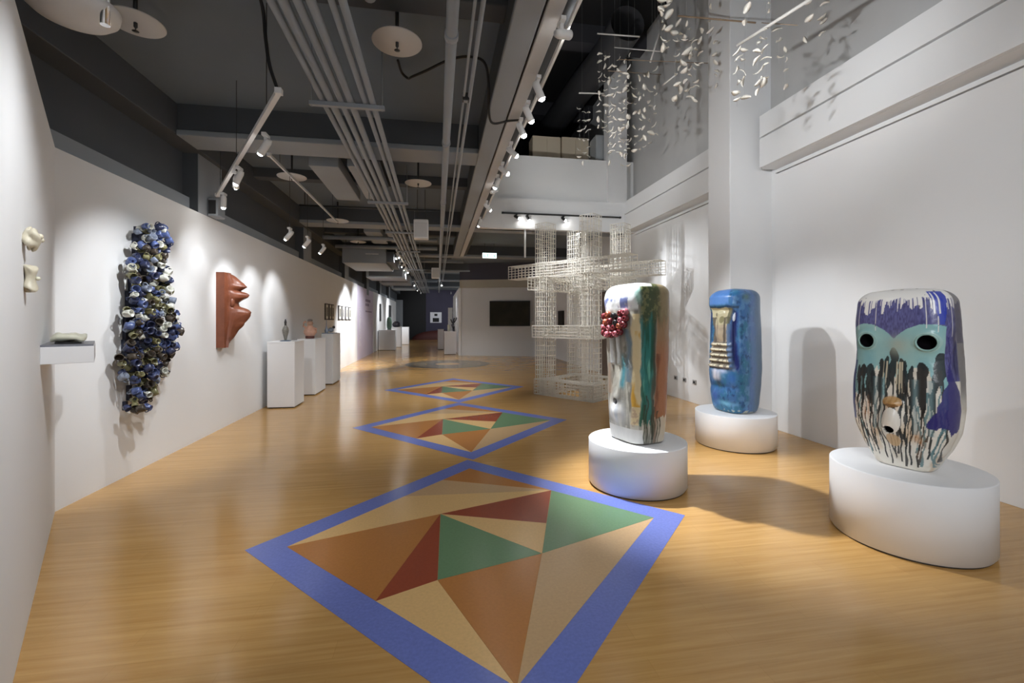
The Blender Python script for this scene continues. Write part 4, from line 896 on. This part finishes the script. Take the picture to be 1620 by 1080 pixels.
mobile('nearest mobile of big scattered white leaves over the blue head', [(pt(1166, 72, 4.3), pt(1290, -6, 3.5), 0.016, M_RODW), (pt(1205, 36, 4.1), pt(1262, 40, 3.8), 0.004, M_ROD)], st_c, 0.088)

# ================================================================== CEILING SERVICES
ords = ('leftmost', 'second', 'third', 'fourth', 'fifth', 'rightmost')
for i, x in enumerate((-0.975, -0.905, -0.82, -0.74, -0.62, -0.555)):
    o = MB().tube((x, -6.5, 3.40), (x, 31.0, 3.40), (0.024, 0.030, 0.027, 0.030, 0.022, 0.026)[i], 12).build('conduit_pipe', M_PIPE)
    tag(o, ('%s grey conduit from the left of the six run in a bundle' % ords[i]) if 0 < i < 5 else '%s grey conduit of the bundle of six under the ceiling' % ords[i], 'pipe', 'bundled ceiling conduits')
o = MB().tube((-0.42, -6.5, 3.54), (-0.42, 2.9, 3.54), 0.04, 14).tube((-0.42, 2.86, 3.54), (-0.42, 2.98, 3.93), 0.036, 14).build('conduit_pipe', M_PIPE); tag(o, 'thick grey pipe beside the conduit bundle bending up to the ceiling', 'pipe')
for i, y in enumerate((4.0, 7.2, 9.6, 12.2, 16.5, 20.8, 25.0)):
    o = empty('pipe_hanger', (-0.765, y, 3.355)); tag(o, 'trapeze hanger carrying the conduit bundle, %s from the camera' % names7[i], 'bracket', 'trapeze hangers')
    MB().box(-0.31, 0.31, -0.02, 0.02, -0.02, 0.014).build('cross_bar', M_PIPE, o)
    for s in (-0.29, 0.29): MB().tube((s, 0, -0.03), (s, 0, 0.595), 0.006, 6).build('hanger_rod', M_PIPE, o)
o = empty('water_pipe', (0.095, 0, 3.45)); tag(o, 'thick grey water pipe running straight along the ceiling', 'pipe')
MB().tube((0, -6.5, 0), (0, 31, 0), 0.040, 16).build('pipe_run', M_PIPE, o)
for y in (3.05, 4.9, 7.4, 9.3, 13.5, 18.0, 22.5):
    MB().tube((0, y - 0.03, 0), (0, y + 0.03, 0), 0.048, 16).build('collar', M_PIPE, o)
    MB().tube((0, y, 0.04), (0, y, 0.5), 0.005, 6).build('hanger_rod', M_TRACKD, o)
for i, (x, r) in enumerate(((0.235, 0.011), (0.285, 0.016))):
    o = MB().tube((x, -6.5, 3.46), (x - 0.02, 22, 3.46), r, 10).build('conduit_pipe', M_PIPE); tag(o, ('thinner' if i == 0 else 'slightly thicker') + ' of two slim conduits between water pipe and edge beam', 'pipe', 'slim ceiling conduits')
o = empty('junction_box', (0.245, 3.9, 3.46)); tag(o, 'small black junction box clamped on the slim conduits', 'box')
MB().box(-0.03, 0.03, -0.03, 0.03, -0.035, 0.03).build('box_body', M_TRACKD, o, 0.004); MB().box(-0.018, 0.018, -0.02, 0.02, -0.04, -0.035).build('cover', M_PIPE, o)
o = MB().path(smooth([(-0.36, 4.20, 3.90), (-0.34, 4.40, 3.90), (-0.28, 4.42, 3.86), (-0.24, 4.33, 3.83), (-0.1, 4.2, 3.83), (0.1, 4.05, 3.86), (0.28, 4.0, 3.88), (0.42, 4.0, 3.84), (0.47, 4.1, 3.7), (0.50, 4.35, 3.57), (0.56, 4.5, 3.52), (0.72, 4.5, 3.555), (0.86, 4.45, 3.555)]), 0.012, 8).build('black_cable', M_CABLE); tag(o, 'loose black cable looping below the ceiling to the edge beam', 'cable')
o = MB().path(smooth([(-1.21, 2.2, 3.80), (-1.21, 2.9, 3.78), (-1.205, 3.3, 3.72), (-1.20, 3.38, 3.5), (-1.18, 3.40, 3.32), (-1.12, 3.40, 3.13)]), 0.012, 8).build('black_cable', M_CABLE); tag(o, 'black cable dropping from the ceiling to the diagonal light track', 'cable')
# sprinkler branches and reflector discs
def sprinkler(x, y, r, z, label):
    o = empty('sprinkler_disc', (x, y, z)); tag(o, label, 'sprinkler', 'sprinklers with reflector discs')
    MB().lathe([(0, 0.012), (r, 0.004), (r, 0), (r * 0.98, -0.004), (0, 0.002)], 40).build('reflector_disc', M_DISC, o)
    dp_ = MB().tube((0, 0, 0.01), (0, 0, 3.95 - z), 0.014, 8).build('drop_pipe', M_TRACKD, o)
    MB().lathe([(0.012, 0.0), (0.012, -0.03), (0.004, -0.04), (0.004, -0.055), (0.022, -0.06), (0, -0.062)], 10).build('sprinkler_head', M_TRACKD, dp_)
sprinkler(-0.30, 3.44, 0.185, 3.60, 'white reflector disc sprinkler right of the conduit bundle, nearest one')
sprinkler(-2.10, 3.52, 0.175, 3.60, 'white reflector disc sprinkler at upper left, beyond the big dish')
sprinkler(-2.10, 6.92, 0.20, 3.60, 'white reflector disc sprinkler behind the diagonal light track')
sprinkler(-0.29, 6.92, 0.20, 3.60, 'white reflector disc sprinkler beside the water pipe, second bay')
sprinkler(-2.03, 9.96 - 0.35, 0.22, 3.56, 'white reflector disc sprinkler before the second cross beam')
sprinkler(-2.05, 12.1, 0.2, 3.56, 'white reflector disc sprinkler over the air conditioning box')
for i, (y, x0, x1) in enumerate(((3.02, -0.40, 0.06), (6.1, -2.6, 0.06), (9.0, -2.6, 0.06))):
    o = empty('branch_pipe', (x0, y, 3.70)); tag(o, ('dark branch pipe beside the nearest reflector disc', 'dark branch pipe crossing the second ceiling bay', 'dark branch pipe crossing the second bay before the far beam')[i], 'pipe', 'dark branch pipes')
    MB().tube((0, 0, 0), (x1 - x0, 0, 0), 0.02, 10).build('pipe_run', M_TRACKD, o); MB().tube((0.1, 0, 0), (0.1, 0, 0.25), 0.008, 6).build('hanger_rod', M_TRACKD, o)
o = empty('dish_fixture', (-1.95, 2.76, 3.13)); tag(o, 'big shallow white dish with a steel tube at the top left', 'fixture')
MB().lathe([(0, 0.0), (0.09, 0.004), (0.165, 0.022), (0.195, 0.05), (0.203, 0.09), (0.19, 0.10), (0, 0.11)], 48).build('dish', mat('dish_white', (0.72, 0.72, 0.72, 1), 0.5), o)
MB().tube((0, 0, 0.1), (0, 0, 0.79), 0.016, 10).build('drop_pipe', M_TRACKD, o)
MB().tube((0.175, -0.03, -0.03), (0.175, -0.03, 0.5), 0.022, 14).build('steel_tube', mat('steel_bright', (0.75, 0.75, 0.75, 1), 0.25, metal=0.9), o)
# air conditioning box, ducts, speakers
o = empty('air_conditioner', (-1.97, 12.8, 3.10)); tag(o, 'large grey ceiling air conditioning box before the left wall', 'air conditioner')
MB().box(-0.62, 0.55, 0, 2.1, 0, 0.40).build('unit_body', M_EDGE, o, 0.01); MB().box(0.55, 0.75, 0.1, 2.0, 0.05, 0.35).build('side_housing', M_BEAM, o, 0.01)
MB().box(0.0, 0.35, -0.012, 0, 0.24, 0.27).build('label_plate', M_DISC, o)
for sx in (-0.55, 0.48):
    for sy in (0.15, 1.95): MB().tube((sx, sy, 0.4), (sx, sy, 0.85), 0.008, 6).build('hanger_rod', M_TRACKD, o)
for i, (y0, y1) in enumerate(((6.25, 7.95), (10.7, 12.3), (15.1, 16.9), (19.6, 21.4))):
    n = ('second bay', 'third bay', 'fourth bay', 'fifth bay')[i]
    o = MB().box(-1.69, -1.31, y0, y1, 3.56, 3.72).build('ceiling_duct', M_EDGE, bevel=0.008); tag(o, 'broad pale flat duct under the ceiling, %s' % n, 'duct', 'flat ceiling ducts')
    o = MB().box(-1.21, -1.07, y0 + 0.05, y1, 3.60, 3.70).build('cable_tray', M_PIPE, bevel=0.006); tag(o, 'narrow cable tray next to the flat duct, %s' % n, 'tray', 'ceiling cable trays')
    o = empty('ceiling_grille', (-0.92, y0 + 0.1, 3.70)); tag(o, 'dark slatted ceiling grille beside the cable tray, %s' % n, 'grille', 'ceiling grilles')
    MB().box(-0.09, 0.16, 0, 1.2, 0.02, 0.10).build('housing', M_BLACK, o)
    for k in range(4): MB().box(-0.08 + 0.06 * k, -0.05 + 0.06 * k, 0.0, 1.2, 0.0, 0.02).build('slat', M_BEAM, o)
for i, (x, y, z, w, h, l) in enumerate(((-0.30, 8.35, 3.02, 0.135, 0.36, 'white box speaker hanging beside the conduit bundle, nearer one'), (-0.07, 16.2, 3.03, 0.14, 0.38, 'white box speaker hanging far down the ceiling'))):
    o = empty('hanging_speaker', (x, y, z)); tag(o, l, 'speaker', 'hanging speakers')
    sc_ = MB().box(-w, w, 0, 0.2, 0, h).build('speaker_case', M_LAMPW, o, 0.02); MB().box(-w * 0.85, w * 0.85, -0.006, 0.0, 0.03, h - 0.06).build('speaker_grille', M_DISC, sc_, 0.01)
    for s in (-0.07, 0.07): MB().tube((s, 0.1, h), (s, 0.1, 3.95 - z), 0.005, 6).build('hanger_rod', M_TRACKD, o)
o = empty('column_speaker', (-2.965, 6.45, 2.865)); tag(o, 'small grey speaker on the column above the left wall', 'speaker')
MB().box(0.0, 0.13, -0.10, 0.12, 0.0, 0.24).build('speaker_case', M_PIPE, o, 0.02); MB().box(0.02, 0.11, -0.108, -0.10, 0.03, 0.21).build('speaker_grille', M_TRACKD, o, 0.004)
for i, (y, z, x0, x1) in enumerate(((11.2, 3.50, -2.7, 0.0), (12.5, 3.50, -2.7, 0.0), (15.5, 3.54, -2.6, 0.9), (18.7, 3.52, -2.6, 0.0), (23.44, 3.545, -2.6, 0.0), (27.94, 3.545, -2.6, 0.0))):
    o = MB().tube((x0, y, z), (x1, y, z), 0.05, 10).build('cross_pipe', M_PIPE); tag(o, 'grey pipe crossing the far ceiling, %s from the camera' % names7[i], 'pipe', 'cross pipes in the far ceiling')
for i, (x0, x1, y, z) in enumerate(((-2.6, -1.2, 17.0, 3.1), (-2.5, -1.2, 20.0, 3.15), (-2.4, -1.2, 24.2, 3.2))):
    o = empty('air_duct', (x0, y, z)); tag(o, 'grey box duct under the far left ceiling, %s from the camera' % names7[i], 'duct', 'far box ducts')
    MB().box(0, x1 - x0, 0, 1.5, 0, 0.35).build('duct_body', M_EDGE, o, 0.01); MB().box(0.1, x1 - x0 - 0.1, -0.02, 0, 0.05, 0.3).build('grille', M_BEAM, o)
    for s in (0.2, x1 - x0 - 0.2): MB().tube((s, 0.7, 0.35), (s, 0.7, 3.95 - z), 0.008, 6).build('hanger_rod', M_TRACKD, o)

# ================================================================== LIGHT TRACKS AND SPOT LAMPS
LC = (0.935, 0.965, 1.0)
def spot(pos, aim, label, power, size=55, up=0.10, hang=None, group='track spot lamps', body=M_LAMPW, r=0.031, blend=0.8, col=LC):
    pos = Vector(pos); d = (Vector(aim) - pos).normalized()
    o = empty('spot_lamp', pos); tag(o, label, 'spotlight', group)
    MB().lathe([(0, -0.06), (r * 0.75, -0.06), (r, -0.03), (r, 0.06), (r * 1.06, 0.085), (r * 0.95, 0.085), (r * 0.8, 0.06), (0, 0.055)], 20, axis=d).build('lamp_body', body, o); lb = o.children[0]
    MB().lathe([(r * 0.84, 0.062), (r * 0.80, 0.085), (r * 0.55, 0.102), (0, 0.108)], 16, axis=d).build('lens', M_LENS, lb)
    bk_ = MB().box(-0.012, 0.012, -0.012, 0.012, 0.0, up).build('bracket', body, o); MB().box(-0.018, 0.018, -0.05, 0.05, up - 0.03, up - 0.005).build('adapter', body, bk_)
    if hang: MB().tube((0, 0, up), (0, 0, hang - pos.z), 0.0035, 6, caps=False).build('suspension_wire', M_TRACKD, o)
    if power > 0:
        l = bpy.data.lights.new('spot', 'SPOT'); l.energy = power * LAMP; l.spot_size = math.radians(size); l.spot_blend = blend; l.shadow_soft_size = 0.035; l.color = col
        lo = bpy.data.objects.new('spot_light_source', l); COL.objects.link(lo); lo.parent = o
        lo.location = d * 0.135; lo.rotation_euler = d.to_track_quat('-Z', 'Y').to_euler()
    return o
def rail(p0, p1, label, m, wires, zc, w=0.036):
    p0, p1 = Vector(p0), Vector(p1); c = p0
    o = empty('light_track', c); tag(o, label, 'light track', 'ceiling light tracks')
    MB().bar((0, 0, 0), p1 - p0, w, 0.034).build('track_rail', m, o)
    for t in wires: q = (p1 - p0) * t; MB().tube(q, (q.x, q.y, zc - c.z), 0.0035, 6, caps=False).build('suspension_wire', M_TRACKD, o)
    for t in (0.0, 1.0): q = (p1 - p0) * t; MB().box(q.x - 0.022, q.x + 0.022, q.y - 0.022, q.y + 0.022, q.z - 0.02, q.z + 0.02).build('end_cap', m, o)

# edge beam track
rail((0.885, -5.0, 3.52), (0.885, 9.6, 3.52), 'long slim light track under the atrium edge beam', M_TRACK, (0.1, 0.3, 0.5, 0.62, 0.75, 0.9), 3.62, 0.02)
E5 = [((0.83, 3.62, 3.44), (1.9, 3.8, 1.2), 35), ((0.83, 4.05, 3.44), (2.6, 4.6, 0.2), 40), ((0.83, 4.40, 3.44), (1.85, 3.85, 1.0), 850), ((0.83, 5.00, 3.44), (3.55, 4.85, 1.2), 230), ((0.83, 5.65, 3.44), (3.6, 4.9, 1.2), 130)]
for i, (p, a, w) in enumerate(E5): spot(p, a, 'white spot lamp on the edge beam track, %s from the camera' % names7[i], w, 50)
spot((0.83, 7.5, 3.44), (3.0, 8.6, 1.6), 'white spot lamp on the edge beam track, sixth from the camera', 200, 60)
# lamps behind the camera on the same system
rail((-2.4, -4.0, 3.52), (0.4, -4.0, 3.52), 'light track crossing the hall behind the camera', M_TRACK, (0.1, 0.9), 3.95)
spot((-1.3, -4.0, 3.44), (3.3, 2.6, 1.1), 'white spot lamp behind the camera aimed at the owl eyed head, right one', 420, 26)
spot((-2.0, -4.0, 3.44), (3.3, 2.7, 1.0), 'white spot lamp behind the camera aimed at the owl eyed head, left one', 210, 28)
spot((0.83, 0.9, 3.44), (0.9, 2.6, 0.0), 'white spot lamp overhead lighting the nearest floor inlay', 120, 75)
spot((0.83, -0.6, 3.44), (4.6, 1.5, 2.2), 'white spot lamp overhead washing the near right wall', 165, 90)
spot((0.83, 2.3, 3.44), (4.6, 5.0, 2.4), 'white spot lamp overhead washing the right wall', 130, 90)
spot((0.83, 6.6, 3.44), (3.0, 8.4, 5.0), 'added white spot lamp turned up to brighten the far leaf mobile', 170, 85)  # uplight added to brighten the far leaves and mezzanine parapet
spot((0.83, 2.9, 3.44), (3.4, 4.6, 4.6), 'added white spot lamp turned up to brighten the near leaf mobiles', 200, 80)  # second added uplight, lifting the near leaves and upper plaster
rail((-0.30, 0.6, 3.52), (-0.30, 2.4, 3.52), 'short light track overhead at the near left', M_TRACK, (0.1, 0.9), 3.95)
spot((-0.30, 2.0, 3.44), (-2.2, 2.9, 0.7), 'white spot lamp overhead lighting the near left panel', 215, 70)
# diagonal track, left
rail((-1.10, 3.34, 3.11), (-2.78, 6.22, 3.11), 'short white light track hung diagonally over the left side', M_TRACK, (0.12, 0.55, 0.92), 3.95)
D4 = [((-1.44, 4.06, 2.99), (-2.9, 4.9, 1.3), 135), ((-2.02, 4.98, 2.99), (-2.95, 5.3, 1.3), 70), ((-2.12, 5.15, 2.99), (-2.9, 6.8, 1.6), 80), ((-2.62, 6.02, 2.99), (-2.90, 6.5, 0.4), 22)]
for i, (p, a, w) in enumerate(D4): spot(p, a, 'white spot lamp on the diagonal track, %s from the camera' % names7[i], w, 70)
# hung spots by the left wall
rail((-2.0, 5.75, 3.50), (-2.0, 9.4, 3.50), 'thin light track running back beside the left wall', M_TRACK, (0.1, 0.9), 3.95, 0.02)
for i, (y, z) in enumerate(((6.5, 2.68), (7.35, 2.72), (8.3, 2.76))):
    spot((-2.0, y, z), (-2.96, y + 0.45, 1.75), 'white spot lamp hung on a wire by the left wall, %s of three' % names7[i], 55, 62, hang=3.5165)
spot((0.83, 6.15, 3.44), (-0.6, 7.2, 0.0), 'added white spot lamp brightening the floor at the second inlay', 260, 90)  # added lamp, lifts the floor in the middle of the hall
spot((0.83, 8.7, 3.44), (-0.5, 10.2, 0.0), 'added white spot lamp brightening the floor at the third inlay', 260, 85)  # another added floor lamp, farther back
# mezzanine edge track
rail((1.45, 9.87, 3.93), (4.25, 9.87, 3.93), 'black light track fixed along the mezzanine edge', M_TRACKD, (), 3.95, 0.03)
for i, (x, a, w) in enumerate(((1.76, (4.5, 7.6, 1.8), 330), (2.02, (3.2, 8.6, 1.2), 260), (2.86, (4.6, 7.4, 1.4), 200))):
    spot((x, 9.86, 3.845), a, 'bright spot lamp on the mezzanine edge track, %s from the left' % names7[i], w, 52, up=0.07, body=M_TRACKD)
o = MB().tube((1.98, 9.95, 2.95), (1.98, 9.95, 3.59), 0.022, 10).build('drop_tube', M_LAMPW); tag(o, 'short white vertical tube hanging below the mezzanine edge', 'tube')
# far hall
rail((-1.1, 12.4, 3.42), (-1.1, 17.5, 3.42), 'light track in the middle of the far hall', M_TRACK, (0.05, 0.5, 0.95), 3.95)
for i, (y, a, w) in enumerate(((13.0, (-2.95, 13.2, 1.5), 170), (14.9, (-2.95, 15.2, 0.9), 850), (15.9, (-2.95, 17.6, 1.2), 420), (17.2, (-2.95, 20.0, 1.4), 380))):
    spot((-1.1, y, 3.33), a, 'white spot lamp in the far hall, %s from the camera' % names7[i], w, 75)
spot((-1.1, 12.7, 3.33), (0.6, 12.6, 0.0), 'added white spot lamp brightening the open floor of the far hall, nearer one', 260, 90)  # added to lift the far hall floor
spot((-1.1, 16.6, 3.33), (0.3, 16.8, 0.0), 'added white spot lamp brightening the open floor of the far hall, farther one', 260, 90)  # added likewise, for the floor farther on
rail((-1.1, 22.0, 3.42), (-1.1, 31.0, 3.42), 'farthest light track near the violet end wall', M_TRACK, (0.05, 0.5, 0.95), 3.95)
for i, (y, a, w) in enumerate(((23.0, (-2.95, 24.0, 1.4), 330), (26.6, (-2.95, 28.0, 1.4), 420), (30.0, (-0.2, 36, 1.6), 140))):
    spot((-1.1, y, 3.33), a, 'white spot lamp on the farthest track, %s from the camera' % names7[i], w, 75)
spot((0.9, 30.0, 3.33), (0.0, 36.0, 1.5), 'white spot lamp lighting the violet end wall', 200, 60, hang=3.95)
spot((0.2, 22.6, 3.33), (0.6, 20.4, 0.8), 'white spot lamp behind the screen partition', 120, 70, hang=3.95)
